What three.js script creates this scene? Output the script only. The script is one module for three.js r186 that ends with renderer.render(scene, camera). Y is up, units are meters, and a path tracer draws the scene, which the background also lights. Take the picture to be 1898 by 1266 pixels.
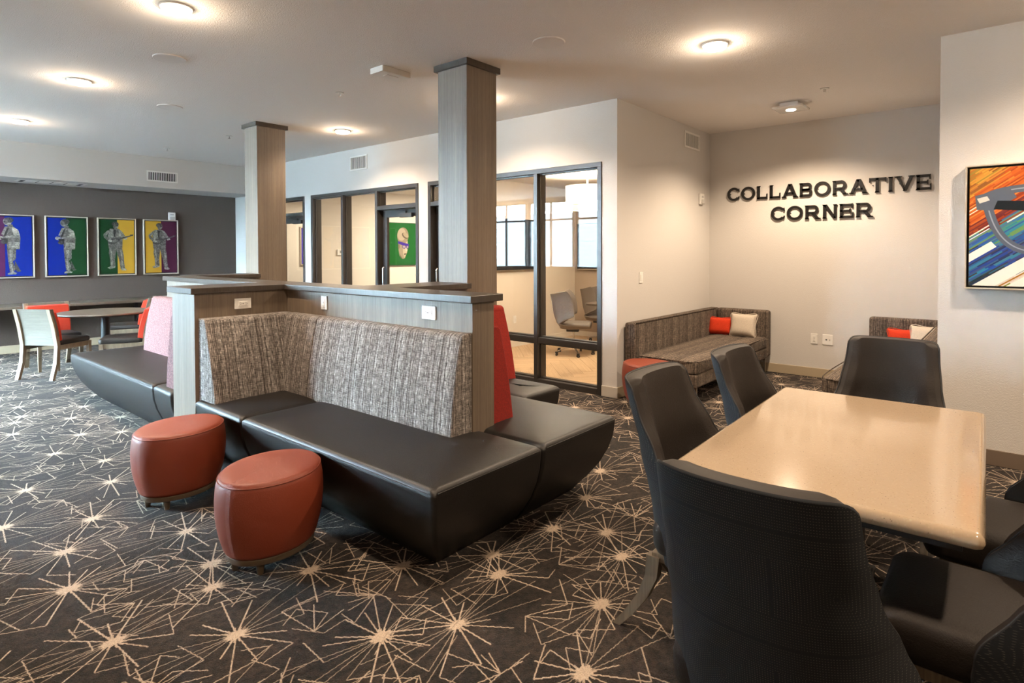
import * as THREE from 'three';
import { RoundedBoxGeometry } from 'three/addons/geometries/RoundedBoxGeometry.js';
import { mergeGeometries } from 'three/addons/utils/BufferGeometryUtils.js';
import { RectAreaLightUniformsLib } from 'three/addons/lights/RectAreaLightUniformsLib.js';

// ---------- camera, sky, exposure ----------
const scene = new THREE.Scene();
const camera = new THREE.PerspectiveCamera(2 * Math.atan(633 / 1097.4) * 180 / Math.PI, 1898 / 1266, 0.05, 200);
camera.position.set(0, 1.5, 0);
camera.rotation.set(-1.135 * Math.PI / 180, 40.192 * Math.PI / 180, -0.152 * Math.PI / 180, 'YXZ');
camera.setViewOffset(1898, 1266, 0, 144.4, 1898, 1266);
const renderer = new THREE.WebGLRenderer({ antialias: true });
renderer.toneMapping = THREE.LinearToneMapping;
renderer.toneMappingExposure = 2.05;
renderer.shadowMap.enabled = true;
RectAreaLightUniformsLib.init();
scene.background = new THREE.Color(0.60, 0.84, 1.0);
scene.backgroundIntensity = 115;
const LAMP = 14, LAMP_COLOR = new THREE.Color(1.0, 0.77, 0.55), WARM = new THREE.Color(1.0, 0.86, 0.66);

// ---------- small helpers ----------
let seed = 7;
const rnd = () => { seed = (seed * 1664525 + 1013904223) >>> 0; return seed / 4294967296; };
const rr = (a, b) => a + (b - a) * rnd();
const PI = Math.PI;
const names = new Map();
function numbered(n) { const k = names.get(n) ?? 0; names.set(n, k + 1); return k ? n + '_' + String(k).padStart(3, '0') : n; }
function boxUV(g0) {                      // uv in metres by the face's dominant direction
  const g = g0.index ? g0.toNonIndexed() : g0;
  const p = g.attributes.position, n = p.count, uv = new Float32Array(n * 2);
  const a = new THREE.Vector3(), b = new THREE.Vector3(), c = new THREE.Vector3();
  for (let i = 0; i < n; i += 3) {
    a.fromBufferAttribute(p, i); b.fromBufferAttribute(p, i + 1); c.fromBufferAttribute(p, i + 2);
    const m = b.clone().sub(a).cross(c.clone().sub(a)), ax = Math.abs(m.x), ay = Math.abs(m.y), az = Math.abs(m.z);
    [a, b, c].forEach((q, k) => {
      let u, v;
      if (ay >= ax && ay >= az) { u = q.x; v = -q.z; } else if (ax >= az) { u = -q.z; v = q.y; } else { u = q.x; v = q.y; }
      uv[(i + k) * 2] = u; uv[(i + k) * 2 + 1] = v;
    });
  }
  g.setAttribute('uv', new THREE.BufferAttribute(uv, 2));
  return g;
}
const clean = (g) => { for (const k of Object.keys(g.attributes)) if (!['position', 'normal', 'uv'].includes(k)) g.deleteAttribute(k); return g; };
const join = (list) => list.length === 1 ? list[0] : mergeGeometries(list.map((g) => clean(g.index ? g.toNonIndexed() : g)));
// box from corner to corner, edges rounded by r
function bx(x0, x1, y0, y1, z0, z1, r = 0) {
  const w = Math.abs(x1 - x0), h = Math.abs(y1 - y0), d = Math.abs(z1 - z0);
  const g = r > 0 ? new RoundedBoxGeometry(w, h, d, 2, Math.min(r, w / 2.01, h / 2.01, d / 2.01)) : new THREE.BoxGeometry(w, h, d);
  g.translate((x0 + x1) / 2, (y0 + y1) / 2, (z0 + z1) / 2);
  return boxUV(g);
}
function cyl(r0, r1, h, x, y, z, seg = 24) { const g = new THREE.CylinderGeometry(r1, r0, h, seg); g.translate(x, y + h / 2, z); return g.toNonIndexed(); }
function tube(pts, r, seg = 24, rad = 8) {
  const c = new THREE.CatmullRomCurve3(pts.map((p) => new THREE.Vector3(...p)));
  return new THREE.TubeGeometry(c, seg, r, rad, false).toNonIndexed();
}
// square bar that may taper and bend along points
function bar(pts, w0, d0, w1, d1) {
  const pos = [], idx = [], n = pts.length;
  const V = pts.map((p) => new THREE.Vector3(...p));
  for (let i = 0; i < n; i++) {
    const t = i / (n - 1), w = (w0 + (w1 - w0) * t) / 2, d = (d0 + (d1 - d0) * t) / 2;
    for (const [sx, sz] of [[-1, -1], [1, -1], [1, 1], [-1, 1]]) pos.push(V[i].x + sx * w, V[i].y, V[i].z + sz * d);
  }
  for (let i = 0; i < n - 1; i++) for (let k = 0; k < 4; k++) {
    const a = i * 4 + k, b = i * 4 + (k + 1) % 4, c = a + 4, e = b + 4;
    idx.push(a, c, b, b, c, e);
  }
  idx.push(0, 1, 2, 0, 2, 3); const o = (n - 1) * 4; idx.push(o, o + 2, o + 1, o, o + 3, o + 2);
  const g = new THREE.BufferGeometry(); g.setAttribute('position', new THREE.Float32BufferAttribute(pos, 3)); g.setIndex(idx);
  const f = g.toNonIndexed();
  const p = f.attributes.position; let vol = 0; const a = new THREE.Vector3(), b = new THREE.Vector3(), c = new THREE.Vector3();
  for (let i = 0; i < p.count; i += 3) { a.fromBufferAttribute(p, i); b.fromBufferAttribute(p, i + 1); c.fromBufferAttribute(p, i + 2); vol += a.dot(b.clone().cross(c)); }
  if (vol < 0) { const arr = p.array; for (let i = 0; i < p.count; i += 3) for (let k = 0; k < 3; k++) { const s = arr[(i + 1) * 3 + k]; arr[(i + 1) * 3 + k] = arr[(i + 2) * 3 + k]; arr[(i + 2) * 3 + k] = s; } }
  f.computeVertexNormals();
  return boxUV(f);
}
// indexed grid -> geometry with smooth normals. closed in u when wrap
function gridGeo(rows, wrap, caps) {
  const pos = [], idx = [], uv = [], R = rows.length, C = rows[0].length;
  rows.forEach((r) => r.forEach((p) => { pos.push(p[0], p[1], p[2]); uv.push(p[3] ?? 0, p[4] ?? 0); }));
  for (let i = 0; i < R - 1; i++) for (let j = 0; j < (wrap ? C : C - 1); j++) {
    const a = i * C + j, b = i * C + (j + 1) % C, c = a + C, d = b + C;
    idx.push(a, b, c, b, d, c);
  }
  if (caps) {
    for (const [row, flip] of [[0, true], [R - 1, false]]) {
      const o = row * C, m = [0, 0, 0]; rows[row].forEach((p) => { for (let k = 0; k < 3; k++) m[k] += p[k] / C; });
      const ci = pos.length / 3; pos.push(...m); uv.push(m[0], -m[2]);
      for (let j = 0; j < C; j++) { const a = o + j, b = o + (j + 1) % C; flip ? idx.push(a, ci, b) : idx.push(a, b, ci); }
    }
  }
  const g = new THREE.BufferGeometry();
  g.setAttribute('position', new THREE.Float32BufferAttribute(pos, 3)); g.setAttribute('uv', new THREE.Float32BufferAttribute(uv, 2)); g.setIndex(idx);
  g.computeVertexNormals();
  return g;
}
// cushion block: rings of a rounded rectangle; levels = [y, inset] from bottom to top, faces = which sides take the inset
function cushion(x0, x1, z0, z1, levels, faces = [1, 1, 1, 1], rad = 0.02, n = 4) {
  const rows = levels.map(([y, ins, cr]) => {
    const a = x0 + ins * faces[0], b = x1 - ins * faces[1], c = z0 + ins * faces[2], d = z1 - ins * faces[3], r = Math.max(0.004, cr ?? rad), out = [];
    for (const [cx, cz, q] of [[b - r, d - r, 0], [a + r, d - r, 1], [a + r, c + r, 2], [b - r, c + r, 3]])
      for (let k = 0; k <= n; k++) { const t = (q + k / n) * PI / 2; out.push([cx + r * Math.cos(t), y, cz + r * Math.sin(t)]); }
    return out.reverse();
  });
  const g = gridGeo(rows, true, true);
  const nn = g.toNonIndexed(), keep = nn.attributes.normal.clone();
  const u = boxUV(nn); u.setAttribute('normal', keep);
  return u;
}
// extrude a 2-D outline [x,y] by depth along +z, small bevel
function ext(outline, depth, bevel = 0, holes = []) {
  const s = new THREE.Shape(outline.map((p) => new THREE.Vector2(p[0], p[1])));
  for (const h of holes) s.holes.push(new THREE.Path(h.map((p) => new THREE.Vector2(p[0], p[1]))));
  return new THREE.ExtrudeGeometry(s, { depth, bevelEnabled: bevel > 0, bevelThickness: bevel, bevelSize: bevel, bevelSegments: 2, curveSegments: 16 });
}
function put(name, g, m, parent) {
  const o = new THREE.Mesh(Array.isArray(g) ? join(g) : g, m); o.name = parent === scene ? numbered(name) : name;
  o.castShadow = o.receiveShadow = true; parent.add(o); return o;
}
function thing(name, label, category, pos = [0, 0, 0], turn = 0, group) {
  const o = new THREE.Group(); o.name = numbered(name); o.position.set(...pos); o.rotation.y = turn; scene.add(o);
  o.userData = { label, category }; if (group) o.userData.group = group; return o;
}
function copy(src, label, pos, turn = 0) {
  const o = src.clone(); o.name = numbered(src.name.replace(/_\d{3}$/, '')); o.userData = { ...src.userData, label };
  o.position.set(...pos); o.rotation.set(0, turn, 0); scene.add(o); return o;
}
function struct(name, g, m) { const o = put(name, g, m, scene); o.userData.kind = 'structure'; return o; }
function structGroup(name) { const o = new THREE.Group(); o.name = numbered(name); o.userData.kind = 'structure'; scene.add(o); return o; }

// ---------- textures ----------
function canvas(w, h, draw, repeat) {
  const c = document.createElement('canvas'); c.width = w; c.height = h; draw(c.getContext('2d'), w, h);
  const t = new THREE.CanvasTexture(c); t.colorSpace = THREE.SRGBColorSpace; t.wrapS = t.wrapT = THREE.RepeatWrapping; t.anisotropy = 8;
  if (repeat) t.repeat.set(1 / repeat[0], 1 / repeat[1]); return t;
}
function pixels(w, h, f, repeat, srgb = true) {
  const d = new Uint8Array(w * h * 4);
  for (let y = 0; y < h; y++) for (let x = 0; x < w; x++) { const v = f(x, y), i = (y * w + x) * 4; d[i] = Math.max(0, Math.min(255, v[0])); d[i + 1] = Math.max(0, Math.min(255, v[1])); d[i + 2] = Math.max(0, Math.min(255, v[2])); d[i + 3] = 255; }
  const t = new THREE.DataTexture(d, w, h); t.magFilter = THREE.LinearFilter; t.minFilter = THREE.LinearMipmapLinearFilter; t.generateMipmaps = true;
  t.wrapS = t.wrapT = THREE.RepeatWrapping; if (srgb) t.colorSpace = THREE.SRGBColorSpace; if (repeat) t.repeat.set(1 / repeat[0], 1 / repeat[1]); t.needsUpdate = true; return t;
}
function noiseField(w, h, cx, cy) {       // periodic value noise with cells of cx by cy pixels
  const gw = Math.max(1, Math.round(w / cx)), gh = Math.max(1, Math.round(h / cy)), g = new Float32Array(gw * gh); for (let i = 0; i < g.length; i++) g[i] = rnd();
  const s = (t) => t * t * (3 - 2 * t);
  return (x, y) => { const fx = x / w * gw, fy = y / h * gh, ix = Math.floor(fx), iy = Math.floor(fy), tx = s(fx - ix), ty = s(fy - iy);
    const a = g[(iy % gh) * gw + ix % gw], b = g[(iy % gh) * gw + (ix + 1) % gw], c = g[((iy + 1) % gh) * gw + ix % gw], d = g[((iy + 1) % gh) * gw + (ix + 1) % gw];
    return (a + (b - a) * tx) * (1 - ty) + (c + (d - c) * tx) * ty; };
}
const grey = (v) => [v, v, v];
const bumpFine = (() => { const a = noiseField(256, 256, 3, 3), b = noiseField(256, 256, 7, 7); return pixels(256, 256, (x, y) => grey(255 * (0.55 * a(x, y) + 0.45 * b(x, y))), [0.2, 0.2], false); })();
const bumpLeather = (() => { const a = noiseField(256, 256, 4, 4), b = noiseField(256, 256, 9, 9); return pixels(256, 256, (x, y) => grey(255 * (0.6 * Math.abs(a(x, y) - 0.5) * 2 + 0.4 * b(x, y))), [0.12, 0.12], false); })();
const bumpSoft = (() => { const a = noiseField(256, 256, 40, 40), b = noiseField(256, 256, 16, 16); return pixels(256, 256, (x, y) => grey(255 * (0.7 * a(x, y) + 0.3 * b(x, y))), [0.9, 0.9], false); })();

// carpet: pale bursts of threads on dark brown, one repeat is 4 m
const STARS = [[-3.2, -.718], [-2.309, -1.052], [-1.865, -1.411], [-1.69, -1.654], [-1.319, -2.145], [-1.884, -2.569], [-1.807, -2.039], [-2.515, -1.495], [-2.934, -1.221], [-2.723, -1.139], [-3.381, -1.278], [-3.617, -.797], [-4.499, -1.242], [-2.632, -.727], [-1.95, -2.15], [-1.64, -2.72], [-1.45, -2.55], [-3.95, -1.0], [-4.75, -.85], [-1.15, -1.75], [-4.2, -.65]];
const carpetMap = (() => {
  const S = 2048, M = 4, k = S / M, c = document.createElement('canvas'); c.width = c.height = S; const g = c.getContext('2d');
  g.fillStyle = '#000'; g.fillRect(0, 0, S, S);
  const stars = STARS.map(([x, z]) => [((x % M) + M) % M * k, ((z % M) + M) % M * k]);
  const far = (x, y, m) => stars.every(([a, b]) => { const dx = Math.abs(a - x), dy = Math.abs(b - y); return Math.hypot(Math.min(dx, S - dx), Math.min(dy, S - dy)) > m; });
  for (let i = 0; i < 4000 && stars.length < 62; i++) { const x = rnd() * S, y = rnd() * S; if (far(x, y, 0.43 * k)) stars.push([x, y]); }
  const minor = []; for (let i = 0; i < 2500 && minor.length < 60; i++) { const x = rnd() * S, y = rnd() * S; if (far(x, y, 0.25 * k) && minor.every(([a, b]) => Math.hypot(a - x, b - y) > 0.3 * k)) minor.push([x, y]); }
  const line = (x0, y0, x1, y1, w) => {
    const n = Math.max(2, Math.round(Math.hypot(x1 - x0, y1 - y0) / 3)); g.lineWidth = w;
    const lo = [-S, 0, S];
    for (const ox of lo) for (const oy of lo) {
      if (Math.max(x0, x1) + ox < -8 || Math.min(x0, x1) + ox > S + 8 || Math.max(y0, y1) + oy < -8 || Math.min(y0, y1) + oy > S + 8) continue;
      g.beginPath(); g.moveTo(x0 + ox, y0 + oy);
      for (let i = 1; i <= n; i++) { const t = i / n; g.lineTo(x0 + (x1 - x0) * t + ox + ((i * 7919) % 5 - 2) * 0.35, y0 + (y1 - y0) * t + oy + ((i * 104729) % 5 - 2) * 0.35); }
      g.stroke();
    }
  };
  const tips = [];
  for (const [x, y] of stars) {
    const n = 17 + Math.floor(rnd() * 5);
    for (let i = 0; i < n; i++) {
      let a = (i + rr(-.3, .3)) / n * 2 * PI; const along = Math.abs(Math.sin(a)); a += -0.22 * Math.sin(2 * a) * -1;
      const thin = along > 0.72, L = (thin ? rr(.22, .5) : rr(.13, .3)) * k;
      g.strokeStyle = thin ? '#b9b9b9' : '#e8e8e8';
      const ex = x + Math.cos(a) * L, ey = y + Math.sin(a) * L; line(x, y, ex, ey, thin ? 2.1 : rr(2.6, 4)); tips.push([ex, ey, a]);
      if (rnd() < 0.9) line(x, y, x + Math.cos(a + .12) * 0.05 * k, y + Math.sin(a + .12) * 0.05 * k, 2.5);
    }
    g.fillStyle = '#fff';
    for (const ox of [-S, 0, S]) for (const oy of [-S, 0, S]) { const r0 = rr(.027, .034) * k; g.beginPath(); for (let i = 0; i < 26; i++) { const t = i / 26 * 2 * PI, r = r0 * (0.8 + 0.45 * ((i * 37) % 11) / 11); const X = x + ox + Math.cos(t) * r * .9, Y = y + oy + Math.sin(t) * r * 1.3; i ? g.lineTo(X, Y) : g.moveTo(X, Y); } g.fill(); }
  }
  for (const [x, y] of minor) { const n = 4 + Math.floor(rnd() * 3), a0 = rr(0, 6.28); for (let i = 0; i < n; i++) { const a = a0 + i * rr(.35, .7), L = rr(.1, .24) * k; g.strokeStyle = '#dcdcdc'; const ex = x + Math.cos(a) * L, ey = y + Math.sin(a) * L; line(x, y, ex, ey, 2.8); tips.push([ex, ey, a]); } }
  for (const [x, y, a] of tips) {
    if (rnd() < 0.5) continue; const b = a + (rnd() < .5 ? 1 : -1) * rr(1.2, 2.1), L = rr(.07, .2) * k; g.strokeStyle = '#d8d8d8';
    const ex = x + Math.cos(b) * L, ey = y + Math.sin(b) * L; line(x, y, ex, ey, rr(2.2, 3.2));
    if (rnd() < .45) { const b2 = b + (rnd() < .5 ? 1 : -1) * rr(1, 2), L2 = rr(.06, .16) * k; line(ex, ey, ex + Math.cos(b2) * L2, ey + Math.sin(b2) * L2, 2.4); }
  }
  const img = g.getImageData(0, 0, S, S).data, big = noiseField(S, S, 120, 120), mid = noiseField(S, S, 9, 9);
  return pixels(S, S, (x, y) => {
    const yy = S - 1 - y, m = img[(yy * S + x) * 4] / 255, nz = rnd(), b = 0.55 + 0.5 * big(x, y) + 0.6 * (mid(x, y) - .5) + 0.8 * (nz - .5);
    const t = Math.min(1, m * (0.75 + 0.45 * nz));
    return [46 * b * (1 - t) + 196 * t, 38 * b * (1 - t) + 176 * t, 33 * b * (1 - t) + 155 * t];
  }, [4, 4]);
})();
// wood laminate, grain along v
function woodTex(c0, c1, w, h, rep, turn) {
  const a = noiseField(w, h, 3, h / 2), b = noiseField(w, h, 11, h / 3), d = noiseField(w, h, 40, h / 2), e = noiseField(w, h, 2, 14);
  const f = (x, y) => { const t = 0.36 * a(x, y) + 0.28 * b(x, y) + 0.22 * d(x, y) + 0.22 * e(x, y) - .04; return [0, 1, 2].map((k) => c0[k] + (c1[k] - c0[k]) * t); };
  return turn ? pixels(h, w, (x, y) => f(y, x), [rep[1], rep[0]]) : pixels(w, h, f, rep);
}
const panelTex = woodTex([88, 76, 64], [132, 117, 100], 256, 512, [0.32, 1.4]);
const capTex = woodTex([56, 49, 43], [78, 70, 62], 128, 512, [0.3, 1.2]);
const legTex = woodTex([92, 80, 64], [140, 124, 102], 64, 256, [0.1, 0.7]);
const paleTex = woodTex([76, 70, 60], [100, 93, 82], 256, 256, [0.5, 0.5], true);
const tableWoodTex = woodTex([66, 56, 48], [110, 98, 86], 128, 256, [0.3, 0.9], true);
function weave(cols, w, rep, contrast = 1) {     // upright slubby threads
  const tone = []; for (let x = 0; x < w;) { const n = 2 + Math.floor(rnd() * 4), c = cols[Math.floor(rnd() * cols.length)]; for (let i = 0; i < n && x < w; i++, x++) tone.push(c); }
  const a = noiseField(w, w, 3, 26), b = noiseField(w, w, 24, 3);
  return pixels(w, w, (x, y) => { const c = tone[x], m = 1 + contrast * ((a(x, y) - .5) * .75 + (b(x, y) - .5) * .5 + (((y >> 1) + (x >> 1)) & 1 ? .05 : -.05)); return c.map((v) => v * m); }, rep);
}
const tweedTex = weave([[90, 83, 78], [124, 117, 112], [142, 136, 131], [106, 99, 94], [132, 126, 121], [74, 67, 62]], 512, [0.42, 0.42]);
const sofaTex = weave([[74, 64, 56], [104, 92, 81], [90, 79, 69], [116, 103, 91], [64, 55, 48]], 512, [0.4, 0.4]);
function felt(c, w, rep, amt) { const a = noiseField(w, w, 2, 2), b = noiseField(w, w, 6, 6); return pixels(w, w, (x, y) => { const m = 1 + amt * (a(x, y) + b(x, y) * .6 - .8); return c.map((v) => v * m); }, rep); }
const padTex = felt([158, 38, 8], 256, [0.1, 0.1], .3), redTex = felt([132, 25, 10], 256, [0.12, 0.12], .5), lilacTex = felt([114, 82, 82], 256, [0.3, 0.3], .6), orangeTex = felt([200, 52, 12], 256, [0.1, 0.1], .3), pillowTex = felt([196, 184, 168], 256, [0.1, 0.1], .22);
const quartzTex = canvas(1024, 1024, (g, w, h) => {
  g.fillStyle = '#b09b82'; g.fillRect(0, 0, w, h);
  for (let i = 0; i < 9000; i++) { const l = rnd(); g.fillStyle = l < .5 ? `rgba(${188 + rnd() * 14},${172 + rnd() * 12},150,.28)` : `rgba(${158 + rnd() * 12},${140 + rnd() * 10},114,.3)`; g.beginPath(); g.arc(rnd() * w, rnd() * h, rr(1, 3.5), 0, 7); g.fill(); }
  for (let i = 0; i < 900; i++) { g.fillStyle = `rgba(70,56,42,${rr(.25, .8)})`; g.beginPath(); g.ellipse(rnd() * w, rnd() * h, rr(.7, 2.4), rr(.7, 1.7), rnd() * 3, 0, 7); g.fill(); }
}, [0.85, 0.85]);
const navyTex = canvas(768, 768, (g, w) => {
  g.fillStyle = '#13171c'; g.fillRect(0, 0, w, w);
  const cell = w / 4;
  for (let i = 0; i < 4; i++) for (let j = 0; j < 4; j++) {
    const cx = (i + .5) * cell, cy = (j + .5) * cell, q = (i + j) & 1;
    for (let k = 10; k < cell / 2; k += 9) {
      g.strokeStyle = `rgba(150,138,116,${q ? .52 : .44})`; g.lineWidth = 2; g.setLineDash([3, 5]);
      if (i % 2 === 0 && j % 2 === 0) { g.strokeRect(cx - k, cy - k, 2 * k, 2 * k); } else if (j % 2 === 0) { for (const s of [-1, 1]) { g.beginPath(); g.moveTo(cx + s * k, cy - cell / 2); g.lineTo(cx + s * k, cy + cell / 2); g.stroke(); } }
      else { for (const s of [-1, 1]) { g.beginPath(); g.moveTo(cx - cell / 2, cy + s * k); g.lineTo(cx + cell / 2, cy + s * k); g.stroke(); } }
    }
  }
  for (let i = 0; i < 9000; i++) { g.fillStyle = `rgba(${rnd() < .5 ? '0,0,0' : '90,100,112'},.22)`; g.fillRect(rnd() * w, rnd() * w, 2, 1.5); }
}, [0.56, 0.56]);
const plankTexs = [0, 1, 2, 3].map((i) => woodTex([158 + i * 6, 128 + i * 5, 94 + i * 4], [206 + i * 4, 180 + i * 4, 146 + i * 4], 64, 256, [0.15, 0.9], true));

// ---------- materials ----------
const std = (o) => new THREE.MeshStandardMaterial(o), phys = (o) => new THREE.MeshPhysicalMaterial(o);
const M = {
  wall: std({ color: new THREE.Color(0.60, 0.575, 0.545), roughness: 0.9, bumpMap: bumpFine, bumpScale: 0.0012 }),
  office: std({ color: new THREE.Color(0.72, 0.66, 0.57), roughness: 0.9, bumpMap: bumpFine, bumpScale: 0.0008 }),
  conf: std({ color: new THREE.Color(0.70, 0.63, 0.54), roughness: 0.9, bumpMap: bumpFine, bumpScale: 0.0008 }),
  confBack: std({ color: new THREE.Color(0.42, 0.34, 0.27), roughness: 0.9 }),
  ceiling: std({ color: new THREE.Color(0.84, 0.80, 0.76), roughness: 0.95, bumpMap: bumpFine, bumpScale: 0.003 }),
  dark: std({ color: new THREE.Color(0.072, 0.053, 0.041), roughness: 0.95, bumpMap: bumpFine, bumpScale: 0.002 }),
  carpet: std({ map: carpetMap, roughness: 1, bumpMap: bumpFine, bumpScale: 0.004 }),
  base: std({ color: new THREE.Color(0.42, 0.34, 0.23), roughness: 0.6 }),
  basePale: std({ color: new THREE.Color(0.5, 0.45, 0.38), roughness: 0.6 }), baseBrown: std({ color: new THREE.Color(0.15, 0.11, 0.08), roughness: 0.6 }),
  panel: std({ map: panelTex, roughness: 0.5 }),
  cap: std({ map: capTex, roughness: 0.3 }), plinth: std({ color: new THREE.Color(0.10, 0.07, 0.042), roughness: 0.5 }),
  leather: phys({ color: new THREE.Color(0.008, 0.0066, 0.0058), roughness: 0.46, bumpMap: bumpLeather, bumpScale: 0.0005, specularIntensity: 1 }),
  ott: phys({ color: new THREE.Color(0.20, 0.034, 0.0125), roughness: 0.5, bumpMap: bumpLeather, bumpScale: 0.0004 }),
  chairLeather: phys({ color: new THREE.Color(0.018, 0.013, 0.010), roughness: 0.56, specularIntensity: 0.6, bumpMap: bumpLeather, bumpScale: 0.0007 }),
  navy: std({ map: navyTex, roughness: 0.9 }),
  welt: std({ color: new THREE.Color(0.012, 0.013, 0.016), roughness: 0.6 }),
  tweed: std({ map: tweedTex, roughness: 0.95, bumpMap: bumpFine, bumpScale: 0.003 }),
  sofa: std({ map: sofaTex, roughness: 0.95, bumpMap: bumpFine, bumpScale: 0.003 }),
  pad: std({ map: padTex, roughness: 0.95 }), red: std({ map: redTex, roughness: 0.95 }), lilac: std({ map: lilacTex, roughness: 0.95 }), orange: std({ map: orangeTex, roughness: 0.9 }), pillow: std({ map: pillowTex, roughness: 0.95 }),
  greyPillow: std({ color: new THREE.Color(0.2, 0.18, 0.165), roughness: 0.95 }),
  leg: std({ map: legTex, roughness: 0.5 }), pale: std({ map: paleTex, roughness: 0.6 }), tableWood: std({ map: tableWoodTex, roughness: 0.4 }),
  quartz: phys({ map: quartzTex, roughness: 0.16, clearcoat: 0.5, clearcoatRoughness: 0.08 }),
  black: std({ color: new THREE.Color(0.01, 0.01, 0.011), roughness: 0.5 }),
  letter: std({ color: new THREE.Color(0.008, 0.0075, 0.007), roughness: 0.3 }),
  frame: std({ color: new THREE.Color(0.038, 0.033, 0.029), roughness: 0.38, metalness: 0.25 }),
  chrome: std({ color: new THREE.Color(0.7, 0.68, 0.65), roughness: 0.22, metalness: 1 }),
  silver: std({ color: new THREE.Color(0.62, 0.56, 0.47), roughness: 0.4, metalness: 0.5 }),
  sofaLeg: std({ color: new THREE.Color(0.45, 0.40, 0.33), roughness: 0.35, metalness: 0.8 }),
  white: std({ color: new THREE.Color(0.78, 0.76, 0.72), roughness: 0.45 }),
  slot: std({ color: new THREE.Color(0.02, 0.02, 0.02), roughness: 0.8 }),
  glass: phys({ color: 0xffffff, roughness: 0.01, transmission: 1, thickness: 0, ior: 1.5 }),
  screen: phys({ color: new THREE.Color(0.02, 0.022, 0.028), roughness: 0.06 }),
  officeChair: std({ color: new THREE.Color(0.15, 0.122, 0.10), roughness: 0.8, bumpMap: bumpFine, bumpScale: 0.002 }),
  shade: std({ color: new THREE.Color(0.9, 0.86, 0.78), roughness: 0.9, emissive: new THREE.Color(1, 0.86, 0.66), emissiveIntensity: .42 }),
  glow: std({ color: 0xffffff, emissive: new THREE.Color(1, 0.88, 0.7), emissiveIntensity: 5 }),
  trimWhite: std({ color: new THREE.Color(0.8, 0.76, 0.72), roughness: 0.6 }),
  siding: std({ color: new THREE.Color(0.72, 0.74, 0.76), roughness: 0.8 }), paving: std({ color: new THREE.Color(0.5, 0.5, 0.5), roughness: 0.9 }),
  plum: std({ color: new THREE.Color(0.14, 0.05, 0.11), roughness: 0.6 }),
};
// ---------- room shell ----------
const H = 3.05, ZO = -5.29, ZB = -5.43, XL = -11.44, XR = 3.2, ZF = 3.0, XJ = -13.4, ZJ = .8, ZC = -7.694;
struct('floor', bx(XJ - .2, XR + .2, -.12, 0, -9.1, ZF + .2), M.carpet);
struct('ceiling', bx(XJ - .2, XR + .2, H, H + .15, -9.1, ZF + .2), M.ceiling);
// office wall with its three glazed openings, then the wall with the painting (same plane)
{
  const top = 2.432, L = [[XL, -9.93], [-8.96, -8.76], [-6.113, -5.918], [-3.25, -3.07]];
  struct('wall_back', [...L.map(([a, b]) => bx(a, b, 0, top, ZB, ZO)), bx(XL, -3.07, top, H, ZB, ZO)], M.wall);
}
struct('wall_art', bx(-.411, XR, 0, H, -5.445, -5.305), M.wall);
struct('wall_alcove_left', bx(-3.21, -3.07, 0, H, ZC, ZB), M.wall);
struct('wall_alcove_back', bx(-3.2, -.27, 0, H, ZC - .14, ZC), M.wall);
struct('wall_alcove_right', bx(-.411, -.27, 0, H, ZC, -5.445), M.wall);
struct('wall_left', bx(XL - .15, XL, 0, H, -9.1, ZJ), M.dark);
struct('wall_right', bx(XR, XR + .15, 0, H, -5.4, .6), M.wall);
struct('wall_front_right', [bx(-5.2, XR + .15, 0, H, .6, .75), bx(-5.2, -5.05, 0, H, .75, ZF)], M.wall);
struct('soffit_left', bx(XL, -10.58, 2.555, H, ZO, ZJ), M.wall);
struct('wall_entry', [bx(XJ, XL - .15, 0, H, ZJ - .15, ZJ), bx(XJ - .15, XJ, 0, H, ZJ - .15, ZF)], M.wall);
// front wall with daylight windows (behind the photographer)
const WIN = [[-12.7, -11.08], [-11.0, -9.38], [-9.3, -7.68]];
{
  const parts = [bx(XJ - .15, -12.7, 0, H, ZF, ZF + .2), bx(-11.08, -11.0, 0, H, ZF, ZF + .2), bx(-9.38, -9.3, 0, H, ZF, ZF + .2), bx(-7.68, -5.05, 0, H, ZF, ZF + .2)];
  for (const [a, b] of WIN) parts.push(bx(a, b, 0, .75, ZF, ZF + .2), bx(a, b, 2.96, H, ZF, ZF + .2));
  struct('wall_front', parts, M.wall);
}
WIN.forEach(([a, b], i) => {
  const w = structGroup('window_' + (i + 1)), y0 = .75, y1 = 2.96, z = ZF + .1, t = .05;
  put('window_frame', [bx(a, a + t, y0, y1, z - .04, z + .04), bx(b - t, b, y0, y1, z - .04, z + .04), bx(a + t, b - t, y0, y0 + t, z - .04, z + .04), bx(a + t, b - t, y1 - t, y1, z - .04, z + .04)], M.frame, w);
  const m = (a + b) / 2, yb = 2.42;
  put('mullion', bx(m - .025, m + .025, y0 + t, y1 - t, z - .03, z + .03), M.frame, w);
  put('transom_bar', [bx(a + t, m - .025, yb - .025, yb + .025, z - .03, z + .03), bx(m + .025, b - t, yb - .025, yb + .025, z - .03, z + .03)], M.frame, w);
  for (const [p, q] of [[a + t, m - .025], [m + .025, b - t]]) for (const [c, d] of [[y0 + t, yb - .025], [yb + .025, y1 - t]]) put('pane', bx(p, q, c, d, z - .004, z + .004), M.glass, w);
  put('sill', bx(a, b, y0 - .03, y0, ZF - .06, ZF), M.white, w);
});
// outside the front windows
struct('ground_outside', bx(-60, 40, -.3, -.13, ZF + .25, 60), M.paving);
{
  const o = structGroup('building_outside');
  put('facade', bx(-34, 10, -.13, 3.4, 13, 13.3), M.siding, o);
  for (let i = 0; i < 16; i++) put('siding_board', bx(-34, 10, -.1 + i * .21, .09 + i * .21, 12.96, 13.0), M.siding, o);
}
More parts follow.
